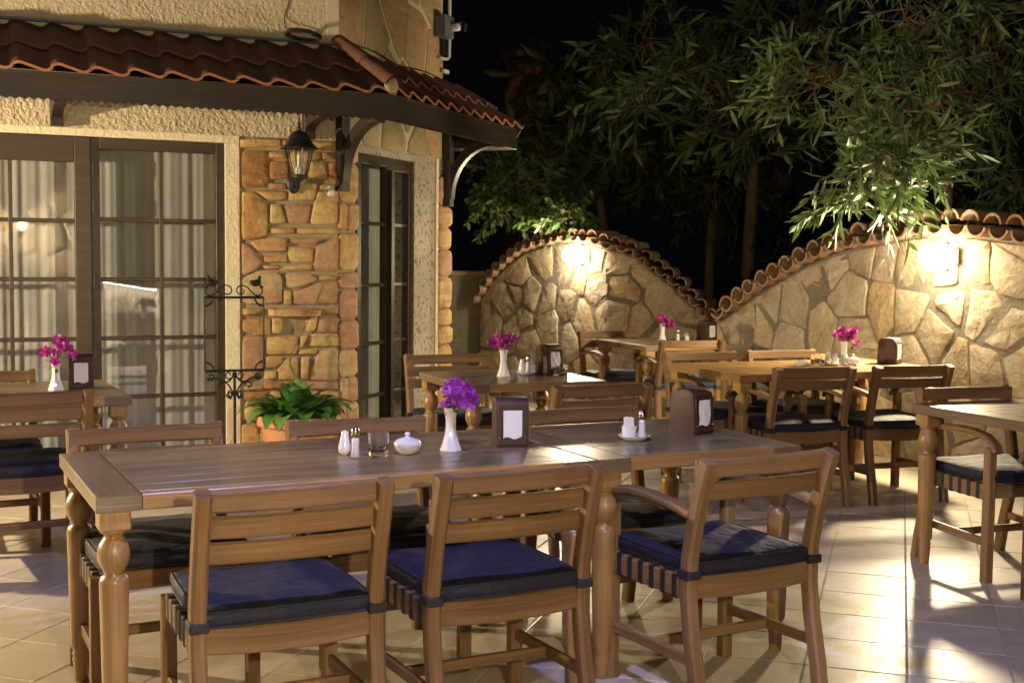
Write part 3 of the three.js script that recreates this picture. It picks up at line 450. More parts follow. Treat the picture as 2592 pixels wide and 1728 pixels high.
// ================================================================ LAMPS
const WARM = lin(1.0, 0.81, 0.52), WARM2 = lin(1.0, 0.80, 0.50);
function bulkhead(s, h, power, beamPower, label) {
  const F = wallFrame(s), p = wallPlace(s, h, 0.03);
  const o = thing('wall_lamp', label, 'lamp', [p.x, p.y, p.z], F.yaw, 'oval lamps on the stone wall');
  part('backplate', [box(0.17, 0.12, 0.035, 0, 0, 0.012, 0.015)], M.white, o);
  const dome = new THREE.SphereGeometry(1, 28, 18); dome.scale(0.13, 0.098, 0.112); dome.translate(0, 0, 0.115);
  part('diffuser', dome, phys({ color: lin(0.9, 0.88, 0.82), emissive: lin(1, 0.86, 0.62), emissiveIntensity: 30, roughness: 0.4 }), o);
  part('clip', [box(0.03, 0.02, 0.05, 0, 0.088, 0.04, 0.004), box(0.03, 0.02, 0.05, 0, -0.088, 0.04, 0.004)], M.lanternIron, o);
  const l = new THREE.PointLight(WARM2, power, 0, 2); l.position.set(0, 0, 0.13); l.castShadow = true; l.shadow.radius = 4; o.add(l);
  // the globe throws most of its light away from the wall and down
  const sp = new THREE.SpotLight(WARM2, beamPower, 0, 84 * D2R, 0.3, 2); sp.position.set(0, 0, 0.13); sp.target.position.set(0, -0.12, 1.0); sp.castShadow = true; sp.shadow.radius = 4; o.add(sp); o.add(sp.target);
  return o;
}
bulkhead(1.64, 1.464, LIGHT.lamp1, LIGHT.beam1, 'small glowing oval lamp on the stone hump beside the house');
bulkhead(5.85, 1.462, LIGHT.lamp2, LIGHT.beam2, 'large glowing oval lamp on the stone hump above the lit table');

function lantern(pos, turn, label, lit) {
  const o = thing('wall_lantern', label, 'lantern', pos, turn, 'black carriage lanterns'); // origin at the wall plate; body stands out along z
  const Z = 0.16, six = 6;
  part('wall_plate', [lathe([[0, 0], [0.04, 0], [0.046, 0.008], [0.03, 0.02], [0, 0.022]], 16).rotateX(Math.PI / 2).scale(1, 1.45, 1)], M.lanternIron, o);
  part('arm', [tube([[0, -0.01, 0.015], [0, -0.045, 0.05], [0, -0.03, 0.11], [0, 0.02, Z]], 0.012, 0.011), tube([[0, 0.02, 0.02], [0, 0.05, 0.055], [0, 0.02, 0.08], [0, -0.01, 0.06]], 0.008)], M.lanternIron, o);
  part('base', [lathe([[0, 0.0], [0.022, 0.0], [0.03, 0.012], [0.05, 0.02], [0.058, 0.034], [0.05, 0.044], [0, 0.046]], six).translate(0, 0.005, Z)], M.lanternIron, o);
  const y0 = 0.05, y1 = 0.225, r0 = 0.052, r1 = 0.098;
  const bars = [], panes = part('glazing', lathe([[r0 - 0.003, y0], [r1 - 0.004, y1]], six).translate(0, 0, Z), M.glass, o);
  for (let i = 0; i < six; i++) { const a = i / six * 2 * Math.PI; bars.push(beam([[r0 * Math.sin(a), y0, Z + r0 * Math.cos(a)], [r1 * Math.sin(a), y1, Z + r1 * Math.cos(a)]], 0.009, 0.009, V(Math.cos(a), 0, -Math.sin(a)))); }
  part('frame', bars, M.lanternIron, o);
  part('cap', [lathe([[r1, y1 - 0.006], [r1 + 0.028, y1 - 0.012], [r1 + 0.03, y1 - 0.004], [0.085, y1 + 0.03], [0.07, y1 + 0.07], [0.05, y1 + 0.098], [0.0, y1 + 0.115]], six).translate(0, 0, Z)], M.lanternIron, o);
  part('finial', [lathe([[0.0, 0], [0.014, 0.0], [0.02, 0.014], [0.008, 0.03], [0.013, 0.045], [0.005, 0.06], [0.003, 0.1], [0, 0.105]], 10).translate(0, y1 + 0.108, Z)], M.lanternIron, o);
  part('bulb', [lathe([[0, 0.05], [0.024, 0.05], [0.024, 0.09], [0.014, 0.095], [0.014, 0.17], [0.009, 0.178], [0, 0.18]], 14).translate(0, 0.005, Z)], lit ? phys({ color: 0xffffff, emissive: lin(1, 0.82, 0.55), emissiveIntensity: 12 }) : M.white, o);
  if (lit) { const l = new THREE.PointLight(WARM, lit, 0, 2); l.position.set(0, 0.13, Z); l.castShadow = true; l.shadow.radius = 1.2; o.add(l); }
  return o;
}
{ const p = houseToWorld(0.445, 1.90, 0.03); lantern([p.x, p.y, p.z], T1, 'unlit black lantern on the golden stone pillar', 0); }

// ================================================================ surroundings behind and beside the camera that light the terrace
{
  const side = thing('side_wall', 'plain plastered wall carrying the lit lantern beside the terrace', 'wall', [-5.35, 0, -2.2]);
  part('wall_body', plainBox(0.25, 2.6, 7, 0, 1.3, 0), M.plaster, side);
  lantern([-5.21, 1.60, -4.95], Math.PI / 2, 'lit black lantern on the plain side wall', LIGHT.left);
  const back = thing('rear_wall', 'stone faced wall behind the terrace with a lit lantern', 'wall', [0, 0, 0.62]);
  part('wall_body', plainBox(5.6, 2.8, 0.25, -0.8, 1.4, 0.2), M.wallMortar, back);
  const sd = []; for (let k = 0; k < 3000; k++) { const p = [rr(-2.0, 3.6), rr(0, 2.8)]; if (sd.every(q => Math.hypot(p[0] - q[0], p[1] - q[1]) > 0.34)) sd.push(p); }
  voronoi(sd, [-1.98, 0, 3.58, 2.78], 0.05).forEach(P => { if (P.length > 2 && Math.abs(area(P)) > 0.01) part('stone', stoneGeo(chaikin(P, 1, 0.18), 0.02, (a, b, d) => V(-a, b, 0.075 - d)), M.wallStones[Math.floor(rnd() * 5)], back); });
  lantern([0.76, 1.67, 0.66], Math.PI, 'lit black lantern on the rear stone wall', LIGHT.back);
  // bar with a lit edge
  const bar = thing('bar_counter', 'stone fronted bar counter with a bright strip under its top', 'bar', [3.9, 0, 3.15], 1.94);
  part('bar_front', plainBox(7, 0.95, 0.3, 0, 0.475, 0), M.wallMortar, bar);
  const bs = []; for (let k = 0; k < 2500; k++) { const p = [rr(-3.5, 3.5), rr(0, 0.9)]; if (bs.every(q => Math.hypot(p[0] - q[0], p[1] - q[1]) > 0.24)) bs.push(p); }
  voronoi(bs, [-3.48, 0.01, 3.48, 0.88], 0.04).forEach(P => { if (P.length > 2 && Math.abs(area(P)) > 0.006) part('stone', stoneGeo(chaikin(P, 1, 0.18), 0.022, (a, b, d) => V(-a, b, -0.15 - d)), M.wallStones[Math.floor(rnd() * 5)], bar); });
  part('bar_top', box(7.1, 0.05, 0.62, 0, 0.995, -0.08, 0.01), M.topWood, bar);
  part('light_strip', plainBox(6.8, 0.03, 0.02, 0, 0.95, -0.25), phys({ color: 0xffffff, emissive: lin(1, 0.96, 0.9), emissiveIntensity: 24 }), bar);
  RectAreaLightUniformsLib.init(); const bl = new THREE.RectAreaLight(lin(1, 0.95, 0.88), LIGHT.bar, 6.8, 0.03); bl.position.set(0, 0.932, -0.265); bl.lookAt(0, 0.0, -0.235); bar.add(bl);
  // cool lamp hung over the long table from a wire across the terrace
  const wire = thing('span_wire', 'thin wire strung high across the terrace', 'wire', [0, 3.3, -2.9]);
  part('wire', [tube([[-5.3, 0.15, 0], [-2.5, 0.03, 0], [0, -0.02, 0], [2.5, 0.03, 0], [5.3, 0.15, 0]], 0.004, 0.004, 6, 24)], M.blackCable, wire);
  for (const x of [-5.3, 5.3]) { const post = thing('wire_post', x < 0 ? 'slim post holding the span wire beside the side wall' : 'slim post holding the span wire on the open side', 'post', [x, 0, -2.9], 0, 'posts of the span wire'); part('pole', [lathe([[0, 0], [0.035, 0], [0.03, 3.5], [0, 3.5]], 14)], M.lanternIron, post); }
  const pend = thing('pendant_lamp', 'cool bluish lamp hanging over the long table', 'lamp', [-0.15, 2.75, -2.9]);
  part('cord', [tube([[0, 0.14, 0], [0, 0.3, 0], [0, 0.53, 0]], 0.004, 0.004, 6, 4)], M.blackCable, pend);
  part('lamp_shade', [lathe([[0.02, 0.15], [0.03, 0.14], [0.06, 0.125], [0.14, 0.05], [0.16, -0.045], [0.156, -0.045], [0.136, 0.05], [0.055, 0.118], [0.02, 0.13]], 28)], M.lanternIron, pend);
  part('bulb', [new THREE.SphereGeometry(0.05, 18, 14).translate(0, 0.05, 0)], phys({ color: 0xffffff, emissive: lin(0.5, 0.48, 1), emissiveIntensity: 12 }), pend);
  const l = new THREE.PointLight(lin(0.43, 0.45, 1.0), LIGHT.blue, 0, 2); l.position.set(0, 0.03, 0); l.castShadow = true; l.shadow.radius = 2.5; pend.add(l);
}

// ================================================================ TABLES
function table(L, W, top = M.topWood, H = 0.755) {
  const o = new THREE.Group(); // origin under the front corner; +x along, -z across
  const th = 0.045, e = 0.125, gap = 0.0022;
  for (const x of [e / 2, L - e / 2]) part('end_board', beam([[x, H - th / 2, -0.001], [x, H - th / 2, -W + 0.001]], e - gap, th, V(0, 1, 0), 0.003), top, o);
  const n = 7, w = (W - 0.1) / n;
  for (let i = 0; i < n; i++) part('plank', beam([[e + 0.001, H - 0.0125, -0.05 - w * (i + 0.5)], [L - e - 0.001, H - 0.0125, -0.05 - w * (i + 0.5)]], w - gap, 0.025, V(0, 1, 0), 0.002), top, o);
  for (const z of [-0.025, -W + 0.025]) part('side_board', beam([[e + 0.001, H - th / 2, z], [L - e - 0.001, H - th / 2, z]], 0.05 - gap, th, V(0, 1, 0), 0.003), M.tableWood, o);
  const lp = [[0.0, 0], [0.023, 0], [0.026, 0.06], [0.029, 0.075], [0.024, 0.083], [0.03, 0.093], [0.025, 0.103], [0.034, 0.125], [0.040, 0.46], [0.041, 0.505], [0.036, 0.52], [0.024, 0.528], [0.031, 0.54], [0.043, 0.565], [0.045, 0.59], [0.038, 0.615], [0.026, 0.632], [0.026, 0.64], [0.036, 0.646], [0.036, 0.656], [0.028, 0.662], [0, 0.662]];
  for (const [x, z] of [[0.055, -0.055], [L - 0.055, -0.055], [0.055, -W + 0.055], [L - 0.055, -W + 0.055]]) {
    const leg = part('leg', mergeGeometries([lathe(lp, 20).translate(x, 0, z), box(0.085, H - th - 0.655, 0.085, x, (H - th + 0.655) / 2 - 0.001, z, 0.006)].map(g => { const u = g.attributes.uv; for (let i = 0; i < u.count; i++) u.setXY(i, g.attributes.position.getY(i) + x * 3, g.attributes.position.getX(i) * 0.6 + g.attributes.position.getZ(i) * 0.6); return g; })), M.tableWood, o);
  }
  return o;
}
const TABLES = {};
function putTable(key, L, W, x, z, deg, label, top) { const o = table(L, W, top); o.name = numbered('dining_table'); o.position.set(x, 0, z); o.rotation.y = deg * D2R; scene.add(o); tag(o, label, 'table', 'wooden dining tables'); TABLES[key] = o; return o; }
putTable('main', 1.583, 0.82, -1.127, -3.281, 26.8, 'long wooden table bearing a tumbler, a sugar bowl and violet tinted flowers');
{ const a = 26.8 * D2R, d = 1.589; putTable('mainB', 0.845, 0.82, -1.127 + d * Math.cos(a), -3.281 - d * Math.sin(a), 26.2, 'square wooden table joined end to end with the long table'); }
putTable('t2', 0.82, 0.80, -0.229, -6.363, 23, 'small wooden table in front of the open narrow door');
putTable('far', 0.82, 0.80, 1.045, -9.519, 25, 'wooden table beside the lower stone hump with dark flowers');
putTable('br', 1.55, 0.84, 1.329, -7.092, 22.5, 'brightly lit long wooden table under the large wall lamp', M.tableWood);
putTable('right', 1.6, 0.80, 2.185, -5.0, 21.5, 'bare slatted wooden table with pale turned leg by the open floor');
putTable('left', 1.6, 0.84, -1.782 - 1.6 * Math.cos(28 * D2R), -5.717 + 1.6 * Math.sin(28 * D2R), 28, 'wooden table standing before the wide framed glass door');

// ================================================================ CHAIRS (front towards -z; x across; origin on the floor under the seat's rear)
function chair(arms) {
  const o = new THREE.Group(), PX = 0.243;
  const post = [[0, 0.075], [0.12, 0.055], [0.26, 0.022], [0.38, 0.004], [0.50, 0.006], [0.62, 0.032], [0.72, 0.06], [0.815, 0.09]];
  for (const s of [-1, 1]) part('rear_post', beam(post.map(([y, z]) => V(s * PX, y, z)), 0.042, 0.052, V(0, 0, 1), 0.008), M.wood, o);
  const fl = arms ? 0.60 : 0.425;
  for (const s of [-1, 1]) part('front_leg', beam([[s * PX, 0, -0.425], [s * PX, fl, -0.425]], 0.042, 0.045, V(0, 0, 1), 0.005), M.wood, o);
  const rail = (y, h, z0) => { const pts = []; for (let i = 0; i <= 10; i++) { const x = -0.262 + 0.524 * i / 10; pts.push(V(x, y, z0 + 0.026 * (1 - (x / 0.262) ** 2))); } return beam(pts, 0.02, h, V(0, 1, 0), 0.006); };
  const zAt = y => { for (let i = 0; i + 1 < post.length; i++) if (y <= post[i + 1][0]) return post[i][1] + (post[i + 1][1] - post[i][1]) * (y - post[i][0]) / (post[i + 1][0] - post[i][0]); return 0.09; };
  for (const y of arms ? [0.787, 0.712] : [0.787, 0.715, 0.643]) part('back_slat', rail(y, 0.058, zAt(y) - 0.028), M.wood, o);
  part('rear_rail', (() => { const p = []; for (let i = 0; i <= 8; i++) { const x = -0.222 + 0.444 * i / 8; p.push(V(x, 0.412 - 0.012 * (1 - (x / 0.222) ** 2), 0.004)); } return beam(p, 0.024, 0.075, V(0, 1, 0), 0.005); })(), M.wood, o);
  part('front_rail', beam([[-0.222, 0.405, -0.425], [0.222, 0.405, -0.425]], 0.024, 0.06), M.wood, o);
  for (const s of [-1, 1]) {
    part('side_rail', beam([[s * PX, 0.40, -0.404], [s * PX, 0.405, -0.02]], 0.024, 0.07), M.wood, o);
    part('stretcher', beam([[s * PX, 0.175, -0.405], [s * PX, 0.185, 0.02]], 0.02, 0.036), M.wood, o);
    for (let k = 0; k < 6; k++) part('webbing_strap', plainBox(0.027, 0.073, 0.024, s * PX, 0.4025, -0.365 + k * 0.062), M.piping, o);
    part('cushion_tie', box(0.054, 0.03, 0.062, s * PX, 0.452, 0.004, 0.006), M.piping, o);
    if (arms) {
      const p = [V(s * PX, 0.638, 0.02), V(s * PX, 0.652, -0.08), V(s * PX, 0.662, -0.2), V(s * PX, 0.662, -0.31), V(s * PX, 0.648, -0.40), V(s * PX, 0.618, -0.455), V(s * PX, 0.585, -0.475)];
      part('arm_rest', beam(p, 0.052, 0.026, V(0, 1, 0), 0.008), M.wood, o);
    }
  }
  part('cross_stretcher', beam([[-PX, 0.18, -0.2], [PX, 0.18, -0.2]], 0.02, 0.034), M.wood, o);
  { // cushion: puffed slab with boxed sides
    const nx = 16, nz = 14, P = [], U = [], I = [], w = 0.236, f = -0.45, b = 0.02;
    const outline = (u, v) => { const x = (u * 2 - 1), z = v * 2 - 1; const k = 1 - 0.03 * x * x * z * z; return [x * w * k, (f + b) / 2 + z * (b - f) / 2 * k]; };
    const top = (u, v) => { const a = Math.min(1, Math.min(u, 1 - u) * 7), c = Math.min(1, Math.min(v, 1 - v) * 7), e = Math.sin(Math.min(a, c) * Math.PI / 2); return 0.487 + 0.014 * e + 0.0035 * Math.sin(u * 9 + v * 5) * e; };
    for (let j = 0; j <= nz; j++) for (let i = 0; i <= nx; i++) { const [x, z] = outline(i / nx, j / nz); P.push(x, top(i / nx, j / nz), z); U.push(x, z); }
    for (let j = 0; j < nz; j++) for (let i = 0; i < nx; i++) { const a = j * (nx + 1) + i; I.push(a, a + nx + 1, a + nx + 2, a, a + nx + 2, a + 1); }
    let g = new THREE.BufferGeometry(); g.setAttribute('position', new THREE.Float32BufferAttribute(P, 3)); g.setAttribute('uv', new THREE.Float32BufferAttribute(U, 2)); g.setIndex(I); g = g.toNonIndexed(); g.computeVertexNormals();
    const loop = []; for (let i = 0; i < nx; i++) loop.push([i / nx, 0]); for (let j = 0; j < nz; j++) loop.push([1, j / nz]); for (let i = nx; i > 0; i--) loop.push([i / nx, 1]); for (let j = nz; j > 0; j--) loop.push([0, j / nz]);
    const S = [], SU = []; const lev = [[0.487, 1], [0.478, 1.022], [0.464, 1.016 + 0.006], [0.45, 1.012], [0.442, 0.985]];
    loop.forEach((q, i) => { const r = loop[(i + 1) % loop.length], A = outline(...q), B = outline(...r), cz = (f + b) / 2; const pt = (a, l, k) => { const wob = 1 + 0.006 * Math.sin(k * 1.7 + l[0] * 300); return [a[0] * l[1] * wob, l[0], cz + (a[1] - cz) * l[1] * wob]; };
      for (let m = 0; m < 4; m++) { const a = pt(A, lev[m], i), c = pt(B, lev[m], i + 1), d = pt(B, lev[m + 1], i + 1), e = pt(A, lev[m + 1], i); S.push(...a, ...c, ...d, ...a, ...d, ...e); const u0 = i * 0.03, v0 = lev[m][0], v1 = lev[m + 1][0]; SU.push(u0, v0, u0 + .03, v0, u0 + .03, v1, u0, v0, u0 + .03, v1, u0, v1); } });
    const sg = new THREE.BufferGeometry(); sg.setAttribute('position', new THREE.Float32BufferAttribute(S, 3)); sg.setAttribute('uv', new THREE.Float32BufferAttribute(SU, 2)); sg.computeVertexNormals();
    const cu = part('cushion', toCreasedNormals(mergeGeometries([g, sg]), 0.9), M.cushion, o);
    const ring = (y, k) => { const q = loop.map(([u, v]) => { const [x, z] = outline(u, v); return V(x * k, y, (f + b) / 2 + (z - (f + b) / 2) * k); }); const c = new THREE.CatmullRomCurve3(q, true); return new THREE.TubeGeometry(c, 60, 0.0035, 5, true).toNonIndexed(); };
    part('piping', [ring(0.4865, 1.006), ring(0.447, 1.01)], M.piping, cu);
  }
  return o;
}
let chairs = 0; const protoSide = chair(false), protoArm = chair(true);
function putChair(arm, x, z, deg, label) { // x,z: centre of the top rail on the floor plan
  const t = deg * D2R, o = (arm ? protoArm : protoSide).clone(); o.name = numbered(arm ? 'armchair' : 'side_chair');
  const wm = M.woods[chairs++ % 4]; o.traverse(c => { if (c.material === M.wood) c.material = wm; });
  o.position.set(x - 0.085 * Math.sin(t), 0, z - 0.085 * Math.cos(t)); o.rotation.y = t; scene.add(o);
  tag(o, label, 'chair', arm ? 'wooden armchairs at the tables' : 'wooden side chairs at the tables'); return o;
}
putChair(0, -0.556, -3.152, 25.5, 'wooden side chair at the long table, next to the table corner leg');
putChair(0, 0.034, -3.43, 27, 'wooden side chair where the long and square tables join');
putChair(1, 0.805, -3.753, 28.5, 'wooden armchair with dark cushion pulled back from the square table');
putChair(0, -1.287, -4.27, 207, 'wooden side chair across the long table, near its bare end');
putChair(0, -0.578, -4.523, 203, 'wooden side chair across the long table, in front of the potted plant');
putChair(0, 0.27, -4.92, 205, 'wooden side chair across the square table, behind the napkin dispensers');
putChair(0, -0.42, -7.65, 200, 'wooden side chair between the small table and the open narrow door');
putChair(0, 0.44, -5.84, 24, 'wooden side chair pulled away from the small table');
putChair(1, 0.81, -10.38, 197, 'wooden armchair against the stone hump under the small lamp');
putChair(1, 1.37, -9.25, 14, 'wooden armchair before the table with dark flowers');
putChair(1, 1.24, -8.07, 199, 'wooden armchair behind the lit long table, near its corner');
putChair(1, 1.83, -8.335, 199, 'wooden armchair behind the lit long table, beside the flower vase');
putChair(1, 1.735, -6.95, 19, 'wooden armchair with its back to the open floor, before the white open bowl');
putChair(1, 2.36, -7.14, 17, 'wooden armchair with its back to the open floor, before the reddish napkin dispenser');
putChair(1, 2.2, -5.935, 198, 'wooden armchair pushed under the bare slatted table, cushion lit');
putChair(1, 2.60, -4.70, 21, 'wooden armchair at the front of the bare slatted table');
putChair(0, -2.08, -5.25, 29, 'wooden side chair with its back to the long table, at the door table');
putChair(0, -2.71, -6.2, 208, 'wooden side chair between the door table and the glass door');

// ================================================================ TABLEWARE
const TT = 0.7555;
// faces: small folded leaf / petal pieces gathered into one mesh
function leafCloud() {
  const P = [], C = [];
  return {
    // base point p, direction d, normal n, length l, width w, bend, colour multiplier
    add(p, d, n, l, w, bend = 0.12, c = [1, 1, 1], shape = 0.45) {
      const x = d.clone().cross(n).normalize(), nn = x.clone().cross(d).normalize();
      const at = (t, s, f) => p.clone().addScaledVector(d, t * l).addScaledVector(x, s * w).addScaledVector(nn, -bend * l * t * t + f);
      const B = at(0, 0, 0), L1 = at(shape * 0.6, -0.42, 0.06 * w), R1 = at(shape * 0.6, 0.42, 0.06 * w), L2 = at(shape * 1.35, -0.5, 0.08 * w), R2 = at(shape * 1.35, 0.5, 0.08 * w), M1 = at(shape, 0, -0.06 * w), T = at(1, 0, 0);
      for (const t of [[B, R1, M1], [B, M1, L1], [L1, M1, L2], [R1, R2, M1], [L2, M1, T], [M1, R2, T]]) for (const v of t) { P.push(v.x, v.y, v.z); C.push(...c); }
    },
    count: () => P.length / 18,
    build() { const g = new THREE.BufferGeometry(); g.setAttribute('position', new THREE.Float32BufferAttribute(P, 3)); g.setAttribute('color', new THREE.Float32BufferAttribute(C, 3)); g.computeVertexNormals(); return g; },
  };
}
const rdir = () => { let v; do v = V(rr(-1, 1), rr(-1, 1), rr(-1, 1)); while (v.lengthSq() > 1 || v.lengthSq() < 0.02); return v.normalize(); };
const on = (name, label, cat, x, z, turn, group, y = TT) => thing(name, label, cat, [x, y, z], turn, group);

function vase(x, z, lean, label, k = 1, bract = M.bract) {
  const o = on('flower_vase', label, 'vase', x, z, rr(0, 6), 'white vases with bougainvillea');
  const prof = [[0, 0.0], [0.036, 0.0], [0.038, 0.004], [0.031, 0.022], [0.021, 0.055], [0.0175, 0.085], [0.0185, 0.115], [0.024, 0.146], [0.0265, 0.15], [0.0225, 0.149], [0.0165, 0.115], [0.015, 0.08], [0, 0.07]];
  const g = lathe(prof, 32); { const p = g.attributes.position; for (let i = 0; i < p.count; i++) { const a = Math.atan2(p.getZ(i), p.getX(i)), f = 1 + 0.035 * Math.cos(a * 8) * (p.getY(i) < 0.12 ? 1 : 0.3); p.setX(i, p.getX(i) * f); p.setZ(i, p.getZ(i) * f); } g.computeVertexNormals(); }
  part('vase_body', toCreasedNormals(g, 0.5), M.china, o);
  const pet = leafCloud(), lv = leafCloud(), st = [];
  const heads = 9 + Math.floor(rr(0, 3));
  for (let h = 0; h < heads; h++) {
    const a = rr(0, 6.28), out = rr(0.015, 0.075), top = V(Math.cos(a) * out + lean * rr(0.2, 1), rr(0.155, 0.245) * k - out * 0.35, Math.sin(a) * out);
    st.push(tube([[0, 0.1, 0], [top.x * 0.3, 0.15, top.z * 0.3], [top.x, top.y, top.z]], 0.0016, 0.001, 5, 6));
    for (let q = 0; q < 9; q++) { const c = top.clone().addScaledVector(rdir(), rr(0.006, 0.026)); const ax = rdir(); ax.y = Math.abs(ax.y) * 0.6 + 0.1; ax.normalize();
      for (let b = 0; b < 3; b++) { const s = rdir().cross(ax).normalize(); pet.add(c, s.addScaledVector(ax, 0.8).normalize(), ax, rr(0.022, 0.032), rr(0.019, 0.026), -0.15, [rr(0.75, 1.2), rr(0.5, 1.6), rr(0.75, 1.15)], 0.5); } }
    if (h % 2) for (let q = 0; q < 3; q++) lv.add(top.clone().multiplyScalar(rr(0.75, 1.05)), rdir(), V(0, 1, 0), rr(0.025, 0.04), rr(0.014, 0.02), 0.1, [rr(0.6, 1.1), rr(0.7, 1.1), rr(0.5, 1)]);
  }
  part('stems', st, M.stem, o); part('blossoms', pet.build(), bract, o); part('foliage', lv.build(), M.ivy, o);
}
vase(-0.207, -4.158, -0.06, 'white vase with magenta flowers tinted as under blue light between sugar bowl and napkin dispenser', 1, M.bractBlueLit);
vase(-0.047, -6.852, 0.0, 'white vase with magenta flowers on the small table');
vase(1.23, -9.98, 0.01, 'white vase with dark magenta flowers by the low stone dip', 0.95);
vase(2.16, -7.93, 0.0, 'white vase with bright pink flowers on the lit table');
vase(-2.213, -5.908, -0.04, 'white vase with magenta flowers leaning over the door table');

function dispenser(x, z, turn, label) {
  const o = on('napkin_dispenser', label, 'napkin dispenser', x, z, turn, 'brown napkin dispensers'); // napkin face towards +z
  const W = 0.118, H = 0.165, Dp = 0.11, sh = new THREE.Shape();
  sh.moveTo(-Dp / 2 - 0.004, 0); sh.lineTo(Dp / 2 + 0.004, 0); sh.lineTo(Dp / 2, H * 0.55); sh.lineTo(Dp / 2 - 0.006, H - 0.014); sh.quadraticCurveTo(Dp / 2 - 0.012, H, Dp / 2 - 0.03, H); sh.lineTo(-Dp / 2 + 0.03, H); sh.quadraticCurveTo(-Dp / 2 + 0.012, H, -Dp / 2 + 0.006, H - 0.014); sh.lineTo(-Dp / 2, H * 0.55); sh.closePath();
  const g = new THREE.ExtrudeGeometry(sh, { depth: W - 0.012, bevelEnabled: true, bevelSize: 0.006, bevelThickness: 0.006, bevelSegments: 2, curveSegments: 8 }); g.translate(0, 0.0, -W / 2 + 0.006); g.rotateY(-Math.PI / 2);
  part('case', toCreasedNormals(boxUV(g), 0.5), M.dispenser, o);
  const z1 = Dp / 2 + 0.006;
  part('face_frame', [box(0.018, 0.125, 0.008, -0.043, 0.075, z1 + 0.001, 0.003), box(0.018, 0.125, 0.008, 0.043, 0.075, z1 + 0.001, 0.003), box(0.104, 0.022, 0.008, 0, 0.019, z1 + 0.004, 0.003), box(0.104, 0.014, 0.008, 0, 0.139, z1 - 0.004, 0.003)], M.dispenser, o);
  const P = [], U = [], I = [], n = 8; for (let j = 0; j <= n; j++) for (let i = 0; i <= n; i++) { const u = i / n, v = j / n; P.push((u - 0.5) * 0.066, 0.034 + v * 0.096 + (j === 0 ? 0.004 * Math.sin(u * 8 + x * 9) : 0), z1 + 0.004 + 0.004 * Math.sin(u * 3.1) * (1 - v) + 0.002 * Math.sin(u * 11 + v * 7)); U.push(u, v); }
  for (let j = 0; j < n; j++) for (let i = 0; i < n; i++) { const a = j * (n + 1) + i; I.push(a, a + 1, a + n + 2, a, a + n + 2, a + n + 1); }
  const ng = new THREE.BufferGeometry(); ng.setAttribute('position', new THREE.Float32BufferAttribute(P, 3)); ng.setAttribute('uv', new THREE.Float32BufferAttribute(U, 2)); ng.setIndex(I); ng.computeVertexNormals();
  part('napkin', [ng.toNonIndexed(), plainBox(0.066, 0.096, 0.006, 0, 0.082, z1 - 0.003)], M.paper, o);
  part('rivet', [new THREE.SphereGeometry(0.0035, 8, 6).translate(-0.046, 0.035, z1 + 0.006), new THREE.SphereGeometry(0.0035, 8, 6).translate(0.046, 0.035, z1 + 0.006)], M.steel, o);
}
dispenser(-0.003, -4.307, 8 * D2R, 'brown napkin dispenser beside the violet tinted flowers');
dispenser(0.694, -4.678, 42 * D2R, 'brown napkin dispenser at the outer end of the square table');
dispenser(0.216, -7.05, 34 * D2R, 'brown napkin dispenser on the small table');
dispenser(1.62, -10.15, 35 * D2R, 'dark napkin dispenser on the table by the low stone dip');
dispenser(2.49, -8.034, 52 * D2R, 'reddish napkin dispenser against the bright stone wall');
dispenser(-2.13, -6.02, 20 * D2R, 'dark napkin dispenser before the glass door');

const G2 = 'cruets on the tables';
function shaker(x, z, label, dx = 0, dz = 0, parent) { // glass pepper shaker with a steel cap
  const o = parent ?? on('glass_shaker', label, 'shaker', x, z, 0, G2);
  part('shaker_glass', [lathe([[0, 0.002], [0.019, 0.0], [0.02, 0.006], [0.0135, 0.03], [0.0145, 0.052], [0.0125, 0.07], [0.0115, 0.078]], 20).translate(dx, 0, dz)], M.glass, o);
  part('salt_fill', [lathe([[0, 0.004], [0.016, 0.004], [0.0115, 0.03], [0.0125, 0.052], [0.011, 0.066], [0, 0.066]], 16).translate(dx, 0, dz)], M.china, o);
  part('shaker_cap', [lathe([[0.0128, 0.076], [0.0135, 0.078], [0.0135, 0.09], [0.011, 0.099], [0.005, 0.103], [0, 0.104]], 18).translate(dx, 0, dz)], M.steel, o);
}
function cruet(x, z, label) { const o = on('ceramic_shaker', label, 'shaker', x, z, 0, G2); part('shaker_body', [lathe([[0, 0], [0.016, 0], [0.021, 0.012], [0.022, 0.026], [0.016, 0.05], [0.012, 0.068], [0.0125, 0.074], [0.009, 0.08], [0, 0.082]], 24)], M.china, o); }
function pickHolder(x, z, label, y = TT) {
  const o = on('toothpick_holder', label, 'toothpick holder', x, z, 0, 'toothpick holders', y);
  part('cup', [lathe([[0, 0.002], [0.018, 0], [0.021, 0.004], [0.02, 0.045], [0.0185, 0.045], [0.018, 0.006], [0, 0.006]], 20)], M.china, o);
  const st = []; for (let i = 0; i < 18; i++) { const a = rr(0, 6.28), r = rr(0, 0.012), b = a + rr(-1, 1); st.push(tube([[r * Math.cos(a), 0.008, r * Math.sin(a)], [r * Math.cos(a) * 1.6 + 0.004 * Math.cos(b), 0.066 + rr(-0.003, 0.004), r * Math.sin(a) * 1.6 + 0.004 * Math.sin(b)]], 0.001, 0.0008, 4, 1)); }
  part('toothpicks', st, M.paper, o);
}
function saucer(x, z, label) { const o = on('saucer', label, 'saucer', x, z, 0, 'white saucers'); part('saucer_dish', [lathe([[0, 0.004], [0.034, 0.003], [0.036, 0.0], [0.042, 0.002], [0.057, 0.014], [0.06, 0.017], [0.0575, 0.0175], [0.046, 0.008], [0, 0.007]], 36)], M.china, o); }
